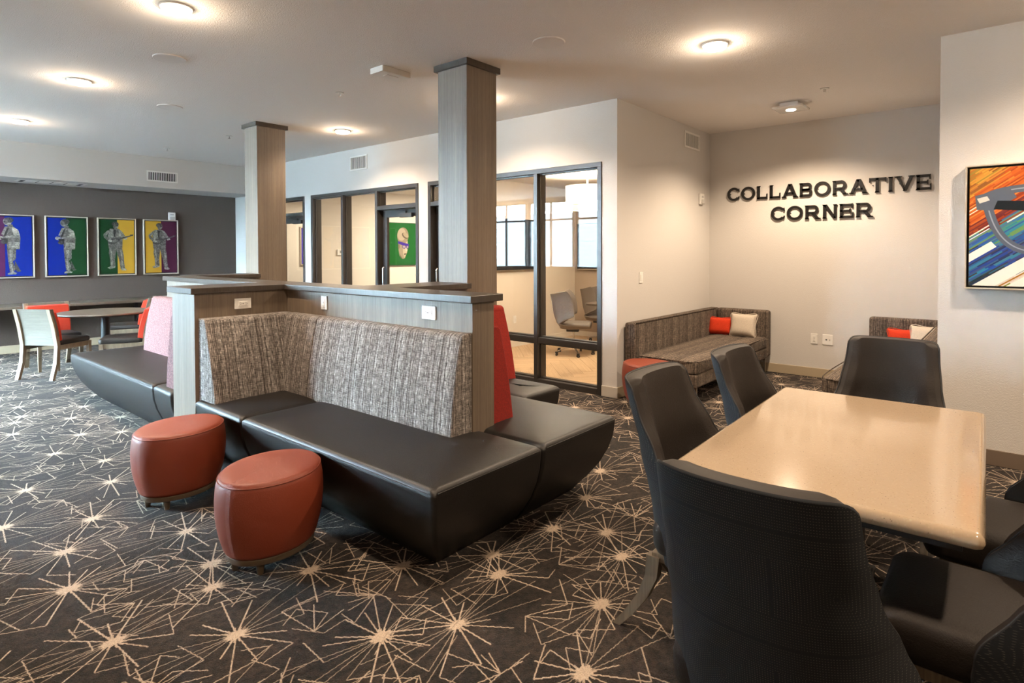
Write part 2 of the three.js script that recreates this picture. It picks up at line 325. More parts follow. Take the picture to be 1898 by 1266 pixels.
// baseboards
struct('baseboard_back', [bx(-9.93 - 1.4, -9.93, 0, .11, ZO, ZO + .012), bx(-8.96, -8.76, 0, .11, ZO, ZO + .012), bx(-6.113, -5.918, 0, .11, ZO, ZO + .012), bx(-3.25, -3.058, 0, .11, ZO, ZO + .012, .004)], M.basePale);
struct('baseboard_alcove', [bx(-3.07, -3.058, 0, .11, ZC, ZO, .004), bx(-3.058, -.423, 0, .11, ZC, ZC + .012, .004), bx(-.423, -.411, 0, .11, ZC, -5.305)], M.base);
struct('baseboard_art', bx(-.411, XR, 0, .11, -5.305, -5.293, .004), M.baseBrown);
struct('baseboard_left', bx(XL, XL + .014, 0, .12, ZO, ZJ, .004), M.base);

// ---------- offices behind the glass ----------
struct('ceiling_office', bx(-11.59, -3.21, 2.59, 2.7, -8.9, ZB), M.conf);
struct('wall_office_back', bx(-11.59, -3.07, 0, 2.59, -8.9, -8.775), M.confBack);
struct('wall_office_left', bx(XL, XL + .03, 0, 2.59, -8.775, ZB), M.office);
struct('partition_office', bx(-8.93, -8.80, 0, 2.59, -8.775, ZB), M.office);
struct('partition_meeting', bx(-6.08, -5.95, 0, 2.59, -8.775, ZB), M.conf);
struct('wall_meeting_right', bx(-3.24, -3.21, 0, 2.59, -8.775, ZB), M.conf);
struct('baseboard_meeting', [bx(-5.95, -5.938, 0, .1, -8.775, ZB), bx(-5.938, -3.24, 0, .1, -8.775, -8.763)], M.office);
{
  // herringbone plank floor of the meeting room: every plank a piece
  const f = structGroup('floor_meeting');
  put('underlay', bx(-5.95, -3.24, .001, .008, -8.775, -5.30), M.base, f);
  const L = .9, W = .15, c = Math.SQRT1_2, mats = plankTexs.map((t) => std({ map: t, roughness: .42 })), room = [-5.937, -3.241, -8.762, ZB - .004], e = .0012;
  const full = bx(e, L - e, .008, .014, e, W - e);
  const clip = (poly) => {
    for (const [ax, s, lim] of [[0, 1, room[0]], [0, -1, room[1]], [1, 1, room[2]], [1, -1, room[3]]]) {
      const out = [];
      poly.forEach((p, i) => { const q = poly[(i + 1) % poly.length], dp = s * (p[ax] - lim), dq = s * (q[ax] - lim); if (dp >= 0) out.push(p); if (dp * dq < 0) { const t = dp / (dp - dq); out.push([p[0] + (q[0] - p[0]) * t, p[1] + (q[1] - p[1]) * t]); } });
      poly = out; if (poly.length < 3) return null;
    }
    return poly;
  };
  for (let j = -4; j <= 4; j++) for (let k = -30; k <= 30; k++) for (const v of [0, 1]) {
    const u0 = k * W + j * L, v0 = k * W - j * L + (v ? W : 0);          // corner in the frame turned by 45 degrees
    const X = (a, b) => -4.6 + (a - b) * c, Z = (a, b) => -7.1 + (a + b) * c;
    const cor = v ? [[u0, v0], [u0 + W, v0], [u0 + W, v0 + L], [u0, v0 + L]] : [[u0, v0], [u0 + L, v0], [u0 + L, v0 + W], [u0, v0 + W]];
    const poly = cor.map(([a, b]) => [X(a, b), Z(a, b)]), cut = clip(poly);
    if (!cut) continue;
    const whole = cut.length === 4 && poly.every((p, i) => cut.some((q) => Math.hypot(q[0] - p[0], q[1] - p[1]) < 1e-6)), mat = mats[Math.floor(rnd() * 4)];
    // local frame: length along +x, width along +z
    const o = v ? [X(u0 + W, v0), Z(u0 + W, v0)] : [X(u0, v0), Z(u0, v0)], ry = v ? -PI * .75 : -PI / 4;
    if (whole) { const m = put('plank', full, mat, f); m.position.set(o[0], 0, o[1]); m.rotation.y = ry; continue; }
    const co = Math.cos(-ry), si = Math.sin(-ry), loc = cut.map(([x, z]) => { const dx = x - o[0], dz = z - o[1]; return [dx * co + dz * si, -dx * si + dz * co]; });
    let area = 0; loc.forEach((p, i) => { const q = loc[(i + 1) % loc.length]; area += p[0] * q[1] - p[1] * q[0]; });
    if (Math.abs(area) < .004) continue;
    const mx = loc.reduce((s2, p) => [s2[0] + p[0] / loc.length, s2[1] + p[1] / loc.length], [0, 0]), sh = loc.map((p) => [mx[0] + (p[0] - mx[0]) * .994, mx[1] + (p[1] - mx[1]) * .985]);
    const g = ext(sh, .006); g.rotateX(PI / 2); g.translate(0, .014, 0);
    const m = put('plank', boxUV(g), mat, f); m.position.set(o[0], 0, o[1]); m.rotation.y = ry;
  }
}
// glazed door sets
function glazedSet(name, mirror, x0, x1, mull1, mull2, rail) {
  const o = structGroup(name), top = 2.43, t = .052, z0 = ZB - .012, z1 = ZO + .012, zg = (ZO + ZB) / 2;
  const post = (a, nm, y1 = top - t) => put(nm, bx(a, a + t, 0, y1, z0, z1, .003), M.frame, o);
  const stops = (a, b, y0, y1) => put('glazing_stop', [bx(a, a + .014, y0, y1, zg - .03, zg + .03), bx(b - .014, b, y0, y1, zg - .03, zg + .03), bx(a + .014, b - .014, y1 - .014, y1, zg - .03, zg + .03), bx(a + .014, b - .014, y0, y0 + .014, zg - .03, zg + .03)], M.frame, o);
  const pane = (a, b, y0, y1) => { stops(a, b, y0, y1); put('pane', bx(a + .014, b - .014, y0 + .014, y1 - .014, zg - .003, zg + .003), M.glass, o); };
  put('head', bx(x0, x1, top - t, top, z0, z1, .003), M.frame, o);
  post(x0, 'jamb'); post(x1 - t, 'jamb');
  for (const m of [mull1, mull2]) if (m !== null) post(m, 'mullion');
  const cuts = [x0 + t, ...(mull1 !== null ? [mull1, mull1 + t] : []), ...(mull2 !== null ? [mull2, mull2 + t] : []), x1 - t];
  const bays = []; for (let i = 0; i < cuts.length; i += 2) bays.push([cuts[i], cuts[i + 1]]);
  const doorBay = mirror ? 0 : bays.length - 1;
  bays.forEach(([a, b], i) => {
    if (i !== doorBay) {
      put('base_rail', bx(a, b, 0, .065, z0 + .02, z1, .003), M.frame, o);
      put('middle_rail', bx(a, b, .465, .532, z0 + .02, z1 - .006, .003), M.frame, o);
      pane(a, b, .065, .465); pane(a, b, .532, top - t);
      return;
    }
    put('transom_bar', bx(a, b, 2.106, 2.16, z0, z1, .003), M.frame, o);
    pane(a, b, 2.16, top - t);
    const d = new THREE.Group(); d.name = 'door_leaf'; o.add(d);
    const A = a + .004, B = b - .004, zl = -5.40, s = .095;
    put('stile', bx(A, A + s, .01, 2.1, zl - .022, zl + .022, .003), M.frame, d); put('stile', bx(B - s, B, .01, 2.1, zl - .022, zl + .022, .003), M.frame, d);
    put('rail', bx(A + s, B - s, 2.0, 2.1, zl - .022, zl + .022, .003), M.frame, d); put('rail', bx(A + s, B - s, .01, .24, zl - .022, zl + .022, .003), M.frame, d);
    put('pane', bx(A + s, B - s, .24, 2.0, zl - .004, zl + .004), M.glass, d);
    const hx = mirror ? A + .05 : A + .05;
    put('handle', [tube([[hx, .92, zl + .022], [hx, .92, zl + .06], [hx, 1.0, zl + .066], [hx, 1.2, zl + .066], [hx, 1.28, zl + .06], [hx, 1.28, zl + .022]], .011, 24, 8)], M.chrome, d);
    const cx = mirror ? B - .26 : B - .26;
    put('door_closer', [bx(cx - .14, cx + .12, 1.985, 2.045, zl + .024, zl + .075, .008), bx(cx - .05, cx - .02, 2.045, 2.07, zl + .03, zl + .06), tube([[cx - .035, 2.075, zl + .045], [cx - .2, 2.085, zl + .09], [cx - .02, 2.1, ZO - .03]], .008, 20, 6)], M.frame, d);
  });
  return o;
}
glazedSet('door_1', false, -8.76, -6.113, -7.912, -7.058, true);
glazedSet('door_2', true, -5.918, -3.25, -5.022, -4.14, true);
glazedSet('door_3', false, -9.93, -8.96, null, null, false);

// ---------- lamps ----------
const LAMPS = [[-4.045, -1.514, 1], [-6.417, -1.581, 1], [-8.866, -1.595, 1], [-6.53, -4.394, 1], [-1.717, -4.393, 1], [-4.12, -4.39, 0], [-1.65, -1.52, .55], [.75, -1.52, 0], [.69, -4.39, 0]];
const lampLabels = ['round ceiling light glowing above the two red stools', 'round ceiling light above the left booth, second from the left edge', 'round ceiling light nearest the dark wall with four pictures', 'round ceiling light between the two wood columns', 'round ceiling light in front of the lettered alcove', 'round ceiling light hidden beyond the taller wood column', 'round ceiling light above the stone table', 'round ceiling light over the right end of the room', 'round ceiling light in front of the colourful painting'];
{
  const trim = new THREE.LatheGeometry([[.096, 0], [.097, -.004], [.095, -.009], [.09, -.011], [.086, -.011], [.086, -.004]].map((p) => new THREE.Vector2(...p)), 40);
  const lens = new THREE.LatheGeometry([[0, -.004], [.0855, -.004], [.0855, -.027], [.078, -.034], [.04, -.0365], [0, -.037]].map((p) => new THREE.Vector2(...p)), 40);
  LAMPS.forEach(([x, z], i) => {
    const t = thing('ceiling_light', lampLabels[i], 'ceiling light', [x, H, z], 0, 'round ceiling lights');
    put('trim_ring', trim, M.trimWhite, t); put('diffuser', lens, M.glow, t);
    const l = new THREE.SpotLight(LAMP_COLOR, LAMP * .9 * (LAMPS[i][2] || 1), 0, 76 * PI / 180, .45, 2);
    l.name = 'lamp_light'; l.position.set(x, H - .04, z); l.target.position.set(x, 0, z); l.castShadow = true; l.shadow.radius = 3.5; l.shadow.mapSize.set(1024, 1024);
    const p = new THREE.PointLight(LAMP_COLOR, LAMP * .055 * (LAMPS[i][2] || 1)); p.name = 'lamp_spill'; p.position.set(x, H - .05, z); p.castShadow = true; p.shadow.radius = 2.2;
    scene.add(l, l.target, p);
  });
  // offices: ceiling panels with lights
  [[-10.2, -7.0], [-7.4, -6.9], [-7.4, -8.0]].forEach(([x, z], i) => {
    const t = thing('office_light', ['flat ceiling panel light in the far left office', 'flat ceiling panel light in the office with the green picture', 'flat ceiling panel light at the back of the middle office'][i], 'ceiling light', [x, 2.59, z], 0, 'office panel lights');
    put('housing', bx(-.31, .31, -.02, 0, -.31, .31, .004), M.white, t); put('diffuser', bx(-.29, .29, -.024, -.02, -.29, .29), M.glow, t);
    const l = new THREE.RectAreaLight(new THREE.Color(1, .88, .70), 27, .58, .58); l.name = 'office_lamp'; l.position.set(x, 2.56, z); l.rotation.x = -PI / 2; scene.add(l);
  });
}
// drum pendant of the meeting room
{
  const t = thing('pendant_lamp', 'white drum pendant lamp hanging in the glass-walled meeting room', 'pendant lamp', [-4.47, 2.59, -6.9]);
  put('canopy', cyl(.06, .065, .03, 0, -.03, 0), M.white, t); put('stem', cyl(.011, .011, .17, 0, -.19, 0, 12), M.white, t);
  const sh = new THREE.LatheGeometry([[.295, -.19], [.3, -.19], [.3, -.515], [.295, -.515], [.295, -.19]].map((p) => new THREE.Vector2(...p)), 48); put('shade', sh, M.shade, t);
  put('shade_trim', new THREE.LatheGeometry([[.3, -.455], [.303, -.455], [.303, -.465], [.3, -.465]].map((p) => new THREE.Vector2(...p)), 48), M.white, t);
  put('diffuser', new THREE.LatheGeometry([[0, -.5], [.292, -.5], [.292, -.505], [0, -.505]].map((p) => new THREE.Vector2(...p)), 48), M.shade, t);
  const b = put('bulb', new THREE.SphereGeometry(.05, 20, 14).translate(0, -.3, 0), M.glow, t);
  const l = new THREE.PointLight(WARM, 9); l.name = 'pendant_up'; l.position.set(-4.47, 2.29, -6.9); l.shadow.radius = 2; l.castShadow = true; scene.add(l);
  const d = new THREE.RectAreaLight(WARM, 32, .42, .42); d.name = 'pendant_down'; d.position.set(-4.47, 2.07, -6.9); d.rotation.x = -PI / 2; scene.add(d);
}

// ---------- columns and the booth divider ----------
function column(x, z, w, d, label) {
  const t = thing('column', label, 'column', [x, 0, z]); t.userData.kind = 'thing';
  put('shaft', bx(-w / 2, w / 2, 0, H, -d / 2, d / 2, .004), M.panel, t);
  const c = .024, h = .05;
  put('collar', [bx(-w / 2 - c, w / 2 + c, H - h, H, d / 2, d / 2 + c), bx(-w / 2 - c, w / 2 + c, H - h, H, -d / 2 - c, -d / 2), bx(-w / 2 - c, -w / 2, H - h, H, -d / 2, d / 2), bx(w / 2, w / 2 + c, H - h, H, -d / 2, d / 2)], M.cap, t);
}
column(-3.5185, -3.5875, .338, .358, 'taller-looking wood column in the middle, at the right end of the divider');
column(-6.995, -3.605, .31, .36, 'wood column farther back, left of the office glass');
const W2Z = [-2.435, -2.616], W2X = [-6.86, -2.352], W1X = [-4.79, -4.395], W1Z0 = -1.735;
{
  const t = thing('booth_divider', 'low wood-grain divider with dark caps separating the upholstered booths', 'divider');
  const cT = 1.25, cB = 1.208, o = .022;
  put('panel', [bx(W2X[0], W2X[1], 0, cB, W2Z[1], W2Z[0], .003)], M.panel, t).userData = { label: 'long wood-grain panel across' };
  put('panel', bx(W1X[0], W1X[1], 0, cB, W2Z[0], W1Z0, .003), M.panel, t).userData = { label: 'wood-grain panel coming forward between the booths' };
  put('panel', bx(-3.69, -3.345, 0, cB, -3.408, W2Z[1], .003), M.panel, t); put('panel', bx(-7.15, -6.80, 0, cB, -3.424, W2Z[1], .003), M.panel, t);
  put('cap', bx(W2X[0] - o, W2X[1] + o, cB, cT, W2Z[1] - .06, W2Z[0] + .035, .004), M.cap, t);
  put('cap', bx(W1X[0] - o, W1X[1] + o, cB, cT, W2Z[0] + .035, W1Z0 + .03, .004), M.cap, t);
  put('cap', bx(-3.69 - o, -3.345 + .045, cB, cT, -3.408, W2Z[1] - .06, .004), M.cap, t); put('cap', bx(-7.15 - o, -6.80 + .03, cB, cT, -3.424, W2Z[1] - .06, .004), M.cap, t);
}
// ---------- booth benches ----------
const seatLevels = (rad) => [[0.0, .2, .02], [.03, .178, .025], [.09, .128], [.17, .074], [.26, .034], [.34, .012], [.42, .004], [.44, .004], [.455, .016, .03], [.462, .03, .035], [.468, .10, .04], [.472, .22, .05]];
// the last rings crown the top on every side, the lower ones tuck the outer faces under
function seatBlock(x0, x1, z0, z1, faces) {
  const lv = seatLevels(), top = lv.slice(8), low = lv.slice(0, 8);
  const mk = (L, f) => L.map(([y, i, r]) => [y, i, r, f]);
  const rows = [...mk(low, faces), ...mk(top, [1, 1, 1, 1])].map(([y, i, r, f]) => {
    const mx = Math.min(x1 - x0, z1 - z0) * .45, q = Math.min(i, mx), a = x0 + q * f[0], b = x1 - q * f[1], c = z0 + q * f[2], d = z1 - q * f[3], rd = r ?? .022, out = [];
    for (const [cx, cz, k0] of [[b - rd, d - rd, 0], [a + rd, d - rd, 1], [a + rd, c + rd, 2], [b - rd, c + rd, 3]]) for (let k = 0; k <= 4; k++) { const t = (k0 + k / 4) * PI / 2; out.push([cx + rd * Math.cos(t), y, cz + rd * Math.sin(t)]); }
    return out.reverse();
  });
  return boxKeep(gridGeo(rows, true, true));
}
function edgeSeam(x0, x1, z0, z1, front, right, parent) {
  const r = .0028, y = .4405, g = [];
  if (front) { const z = front > 0 ? z1 - .002 : z0 + .002; g.push(tube([[x0 + .03, y, z], [x1 - .03, y, z]], r, 2, 6)); }
  if (right) { const x = right > 0 ? x1 - .002 : x0 + .002; g.push(tube([[x, y, z0 + .03], [x, y, z1 - .03]], r, 2, 6)); }
  put('seam', g, M.leather, parent);
}
// slanted back cushion: profile (out, up) extruded along its length
function backCushion(len, d0 = .155, d1 = .075, y0 = .44, y1 = 1.025) {
  const p = [[0, y0], [d0, y0], [d0 + .004, y0 + .02]]; for (let i = 1; i <= 8; i++) { const t = i / 8; p.push([d0 + .004 + (d1 - d0 - .004) * t + .012 * Math.sin(PI * t), y0 + .02 + (y1 - .035 - y0 - .02) * t]); }
  for (let i = 1; i <= 6; i++) { const a = i / 6 * PI / 2; p.push([d1 - .035 + .035 * Math.cos(a), y1 - .035 + .035 * Math.sin(a)]); }
  p.push([0, y1]);
  const b = .009, g = ext(p, len - 2 * b, b); g.translate(0, 0, b);
  return g;              // profile in xy, length along +z
}
function backAlongX(x0, x1, zwall, out, m, parent, d0, d1, y1) {     // out = +1 faces +z, -1 faces -z
  const g = backCushion(x1 - x0, d0, d1, .44, y1 ?? 1.025); g.rotateY(-PI / 2);   // length now along -x, depth along +z
  if (out < 0) { g.rotateY(PI); g.translate(x0, 0, zwall); } else g.translate(x1, 0, zwall);
  return put('backrest', boxKeep(g), m, parent);
}
function boxKeep(g) { const q = g.index ? g.toNonIndexed() : g, n = q.attributes.normal.clone(); boxUV(q); q.setAttribute('normal', n); return q; }
function backAlongZ(z0, z1, xwall, out, m, parent, d0, d1, y1) {
  const g = backCushion(z1 - z0, d0, d1, .44, y1 ?? 1.025); if (out < 0) { g.rotateY(PI); g.translate(xwall, 0, z1); } else g.translate(xwall, 0, z0);
  return put('backrest', boxKeep(g), m, parent);
}
{
  // near right booth
  let t = thing('booth_bench', 'black leather corner bench with grey tweed backs behind the red stools', 'bench');
  put('seat', seatBlock(-3.695, -1.905, -2.51, -1.722, [0, 1, 0, 1]), M.leather, t); edgeSeam(-3.695, -1.905, -2.51, -1.722, 1, 1, t);
  put('seat', seatBlock(W1X[1] + .004, -3.705, W2Z[0] + .004, -1.722, [0, 0, 0, 1]), M.leather, t);
  backAlongZ(W2Z[0] + .005, -1.76, W1X[1] + .002, 1, M.tweed, t, .24, .10);
  backAlongX(W1X[1] + .11, -3.845, W2Z[0] + .002, 1, M.tweed, t);
  backAlongX(-3.84, -2.362, W2Z[0] + .002, 1, M.tweed, t);
  // left booth
  t = thing('booth_bench', 'black leather bench with pale pink backs on the left side of the divider', 'bench');
  put('seat', seatBlock(-7.46, -5.16, -2.43, -1.712, [1, 0, 0, 1]), M.leather, t); edgeSeam(-7.46, -5.16, -2.43, -1.712, 1, -1, t);
  put('seat', seatBlock(-5.15, W1X[0] - .004, -2.43, -1.712, [0, 0, 0, 1]), M.leather, t);
  backAlongX(-7.06, W1X[0] - .17, W2Z[0] + .002, 1, M.lilac, t);
  backAlongZ(W2Z[0] + .005, -1.76, W1X[0] - .002, -1, M.lilac, t, .2, .10);
  // far right booth
  t = thing('booth_bench', 'black leather bench with bright red backs behind the divider, facing the meeting room', 'bench');
  put('seat', seatBlock(-3.335, -1.905, -3.285, -2.518, [0, 1, 1, 0]), M.leather, t); edgeSeam(-3.335, -1.905, -3.285, -2.518, -1, 1, t);
  put('seat', seatBlock(-3.335, -2.66, -3.74, -3.292, [0, 1, 1, 0]), M.leather, t);
  backAlongX(-3.20, -2.365, W2Z[1] - .002, -1, M.red, t, .18, .07, 1.045);
  backAlongZ(-3.73, W2Z[1] - .005, -3.343, 1, M.red, t, .22, .10, 1.045);
}
// ---------- stools ----------
function stoolShape() {
  const ring = (y, k) => { const out = []; for (let i = 0; i < 56; i++) { const a = -i / 56 * 2 * PI, c = Math.cos(a), s = Math.sin(a), e = 2 / 1.9; const x = Math.sign(c) * Math.pow(Math.abs(c), e) * .285 * k, z = Math.sign(s) * Math.pow(Math.abs(s), e) * .235 * k; out.push([x, y, z, a * .28, y]); } return out; };
  const L = [[.085, .80], [.09, .84], [.105, .87], [.16, .93], [.22, .975], [.28, .998], [.33, 1], [.38, .985], [.41, .965], [.428, .945], [.44, .91], [.446, .86], [.45, .7], [.452, .35]];
  return gridGeo(L.map(([y, k]) => ring(y, k)), true, true);
}
const stool = thing('stool', 'red-orange leather oval stool farther back, beside the bench corner', 'stool', [-3.895, 0, -1.445], Math.atan2(.91, -.41) + PI, 'red leather stools');
{
  const g = stoolShape(); put('cushion', g, M.ott, stool);
  const seam = (y, k) => { const p = []; for (let i = 0; i <= 56; i++) { const a = i / 56 * 2 * PI, c = Math.cos(a), s = Math.sin(a), e = 2 / 1.9; p.push([Math.sign(c) * Math.abs(c) ** e * .285 * k, y, Math.sign(s) * Math.abs(s) ** e * .235 * k]); } return tube(p, .003, 90, 6); };
  put('seam', seam(.4285, .946), M.ott, stool);
  const base = []; for (const [y, k] of [[.055, .80], [.058, .815], [.082, .83], [.087, .82]]) { const out = []; for (let i = 0; i < 48; i++) { const a = -i / 48 * 2 * PI, c = Math.cos(a), s = Math.sin(a), e = 2 / 1.9; out.push([Math.sign(c) * Math.abs(c) ** e * .285 * k, y, Math.sign(s) * Math.abs(s) ** e * .235 * k, a * .25, y]); } base.push(out); }
  put('plinth', gridGeo(base, true, true), M.plinth, stool);
  for (const [x, z] of [[.17, .07], [.17, -.07], [-.17, .07], [-.17, -.07]]) put('foot', cyl(.014, .021, .057, x, 0, z, 16), M.plinth, stool);
}
copy(stool, 'red-orange leather oval stool nearest the front, before the black bench', [-2.80, 0, -1.455], stool.rotation.y);
copy(stool, 'red-orange leather stool mostly hidden behind a dining chair by the alcove sofa', [-2.62, 0, -5.12], stool.rotation.y + .9);
// ---------- dining table and chairs ----------
{
  const t = thing('dining_table', 'rectangular table with a polished cream speckled stone top', 'table', [-.498, 0, -2.69], 1.5 * PI / 180);
  const w = .435, l = .755;
  put('tabletop', cushion(-w, w, -l, l, [[.712, .022, .01], [.714, .014, .012], [.722, .004, .014], [.735, 0, .016], [.748, .003, .016], [.757, .011, .014], [.76, .022, .012]], [1, 1, 1, 1], .015, 5), M.quartz, t);
  put('subtop', bx(-w + .05, w - .05, .685, .712, -l + .05, l - .05), M.black, t);
  put('pedestal', bx(-.055, .055, .03, .685, -.055, .055, .008), M.black, t);
  put('foot', bx(-.3, .3, 0, .03, -.04, .04, .008), M.black, t); put('foot', bx(-.04, .04, 0, .03, -.5, -.042, .008), M.black, t); put('foot', bx(-.04, .04, 0, .03, .042, .5, .008), M.black, t);
}
const back = { y0: .30, y1: .99 };
function backPoint(s, t, off) {                  // s across -1..1, t up 0..1, off = distance in front of the outer skin
  const yt = back.y1 - .03 * Math.pow(Math.abs(s), 10), y = back.y0 + t * (yt - back.y0), q = (y - .3) / .7;
  const lerp = (pts) => { for (let i = 0; i < pts.length - 1; i++) if (q <= pts[i + 1][0] || i === pts.length - 2) { let u = (q - pts[i][0]) / (pts[i + 1][0] - pts[i][0]); u = u * u * (3 - 2 * u) * .5 + u * .5; return pts[i][1] + (pts[i + 1][1] - pts[i][1]) * Math.min(1, Math.max(0, u)); } };
  const hw = lerp([[0, .272], [.12, .296], [.25, .304], [.45, .275], [.65, .245], [.85, .228], [1, .222]]);
  const fw = lerp([[0, .25], [.12, .285], [.25, .29], [.42, .23], [.6, .15], [.8, .1], [1, .082]]);
  const zb = lerp([[0, -.235], [.25, -.262], [.6, -.312], [1, -.375]]);
  const a = Math.abs(s), x = hw * Math.sin(s * 1.32) / Math.sin(1.32), z = zb + fw * Math.pow(a, 2.2);
  // normal in plan, towards the sitter
  const e = .01, s2 = Math.min(1, Math.max(-1, s + e)), s1 = Math.min(1, Math.max(-1, s - e));
  const f = (k) => [hw * Math.sin(k * 1.32) / Math.sin(1.32), zb + fw * Math.pow(Math.abs(k), 2.2)];
  const A = f(s1), B = f(s2), dx = B[0] - A[0], dz = B[1] - A[1], n = Math.hypot(dx, dz);
  return [x - dz / n * off, y, z + dx / n * off, x * 1.15, y];
}
function shell(offA, offB, ns = 28, nt = 22, inset = 0) {      // closed shell between two offsets (functions of s, t)
  const A = [], B = [];
  for (let i = 0; i <= nt; i++) { A.push([]); B.push([]); for (let j = 0; j <= ns; j++) { const s = (-1 + 2 * j / ns) * (1 - inset), t = i / nt * (1 - inset * .3); A[i].push(backPoint(s, t, offA(s, t))); B[i].push(backPoint(s, t, offB(s, t))); } }
  const rowsB = B.map((r) => r), rowsA = A.map((r) => r.slice().reverse());
  const gB = gridGeo(rowsB, false), gA = gridGeo(rowsA, false);
  const rim = [], bord = (G) => { const o = []; for (let j = 0; j <= ns; j++) o.push(G[0][j]); for (let i = 1; i <= nt; i++) o.push(G[i][ns]); for (let j = ns - 1; j >= 0; j--) o.push(G[nt][j]); for (let i = nt - 1; i > 0; i--) o.push(G[i][0]); return o; };
  const bA = bord(A), bB = bord(B);
  const mid = bA.map((p, i) => { const q = bB[i]; return [(p[0] + q[0]) / 2, (p[1] + q[1]) / 2 + (p[1] > .95 ? .006 : 0), (p[2] + q[2]) / 2, p[3], p[4]]; });
  const gR = gridGeo([bA, mid, bB].map((r) => r.map((p) => [p[0], p[1], p[2], .012, .012])), true);
  return join([gB, gA, gR]);
}
const chair = thing('dining_chair', 'placeholder', 'chair', [0, 0, 0], 0);
{
  const edge = (s, t) => { const a = Math.max(Math.abs(s), 1 - (1 - t) * 1.0 > .9 ? 0 : 0); return a; };
  const thick = (s, t) => .014 + .042 * Math.pow(Math.max(0, 1 - Math.pow(Math.abs(s), 7)), .5) * Math.min(1, .85 + Math.sqrt(Math.max(0, 1 - t)) * 1.2) + .008;
  put('outer_back', shell(() => 0, () => .005), M.navy, chair).userData = { label: 'woven navy outer back' };
  put('inner_back', shell(() => .0052, (s, t) => .0122 + thick(s, t)), M.chairLeather, chair).userData = { label: 'dark brown leather inner back' };
  const w = []; for (let i = 0; i <= 20; i++) w.push(backPoint(-1, i / 20, .005)); for (let j = 1; j <= 24; j++) w.push(backPoint(-1 + 2 * j / 24, 1, .005)); for (let i = 19; i >= 0; i--) w.push(backPoint(1, i / 20, .005));
  put('welt', tube(w.map((p) => p.slice(0, 3)), .0042, 150, 6), M.welt, chair);
  const sg = cushion(-.238, .238, -.2, .275, [[.335, .03, .04], [.345, .012, .05], [.37, .002, .055], [.43, 0, .055], [.455, .006, .055], [.472, .022, .05], [.482, .06, .05], [.487, .14, .05]], [1, 1, 1, 1], .05, 5);
  put('seat', sg, M.chairLeather, chair);
  put('seat_frame', bx(-.21, .21, .30, .336, -.2, .22, .006), M.leg, chair);
  for (const s of [-1, 1]) {
    put('leg', bar([[s * .2, .32, .2], [s * .203, .15, .212], [s * .207, 0, .222]], .045, .045, .026, .026), M.leg, chair);
    put('leg', bar([[s * .2, .32, -.19], [s * .2, .24, -.198], [s * .203, .15, -.235], [s * .209, .06, -.295], [s * .214, 0, -.345]], .034, .055, .026, .034), M.leg, chair);
  }
  put('stretcher', bar([[-.19, .3, -.18], [-.15, .245, -.17], [-.08, .215, -.165], [0, .207, -.163], [.08, .215, -.165], [.15, .245, -.17], [.19, .3, -.18]].map((p) => p), .03, .03, .03, .03), M.leg, chair);
}
{
  const D = [
    ['dining chair at the near short end of the stone table, woven back towards us', [-.454, 0, -1.648], PI],
    ['dining chair at the long side of the stone table, beside the leather bench end', [-.86, 0, -2.33], PI / 2],
    ['dining chair at the long side of the stone table, before the tweed chaise', [-.80, 0, -3.08], PI / 2],
    ['dining chair at the far short end of the stone table', [-.52, 0, -3.70], 0],
    ['dining chair at the wall side of the stone table, by its near corner', [-.03, 0, -2.195], -PI / 2],
    ['dining chair at the wall side of the stone table, nearer the painting', [.02, 0, -2.95], -PI / 2],
  ];
  chair.userData = { label: D[0][0], category: 'chair', group: 'dining chairs round the stone table' };
  chair.scale.x = 1.0; chair.position.set(...D[0][1]); chair.rotation.y = D[0][2];
  D.slice(1).forEach((d, i) => { const c = copy(chair, ...d); c.scale.x = i < 2 ? 1.15 : 1; });
}
// ---------- alcove sofas, mirror images ----------
function sofa(label, mx) {                 // mx = +1: long back on the left; -1: on the right
  const t = thing('corner_chaise', label, 'sofa', [mx > 0 ? -3.05 : -.43, 0, -7.672], 0);
  const X = (a) => mx * a, b2 = (a, b, ...r) => { const p = X(a), q = X(b); return bx(Math.min(p, q), Math.max(p, q), ...r); };
  const W = .775, Lz = 2.27, T = .13;
  const part = (nm, g, m, lb) => { const o = put(nm, g, m, t); return o; };
  // long side back: leans slightly; short back at the wall
  part('backrest', b2(0, T, .2, .77, 0, Lz, .028), M.sofa);
  part('backrest', b2(T + .004, W, .2, .77, 0, T, .028), M.sofa);
  part('welt', mx > 0 ? [tube([[T, .768, T], [T, .768, Lz - .02]], .006, 2, 6)] : [tube([[-T, .768, T], [-T, .768, Lz - .02]], .006, 2, 6)], M.sofa);
  const cu = cushion(Math.min(X(T + .004), X(W)), Math.max(X(T + .004), X(W)), T + .004, Lz, [[.325, .012, .03], [.335, .002, .04], [.42, 0, .04], [.437, .006, .04], [.447, .022, .04], [.455, .09, .05], [.458, .18, .05]], [1, 1, 1, 1], .04, 5);
  part('seat_cushion', cu, M.sofa);
  part('base', b2(T + .004, W - .004, .19, .322, T + .004, Lz - .004, .02), M.sofa);
  part('welt', [tube([[X(W - .012), .44, T + .03], [X(W - .006), .44, Lz - .04], [X(W - .04), .44, Lz - .006], [X(T + .03), .44, Lz - .008]], .005, 60, 6)], M.sofa);
  const leg = (a, z) => [b2(a - .012, a + .012, 0, .19, z - .012, z + .012)];
  for (const [a, z] of [[W - .06, .06], [W - .06, Lz - .12], [.06, Lz - .12], [.06, .06]]) part('leg', leg(a, z), M.sofaLeg);
  for (const z of [.06, Lz - .12]) part('crossbar', b2(.072, W - .072, .165, .19, z - .012, z + .012), M.sofaLeg);
  return t;
}
sofa('brown tweed corner chaise on the left side of the alcove, under the lettering', 1);
sofa('brown tweed corner chaise on the right side of the alcove, partly behind the white wall', -1);
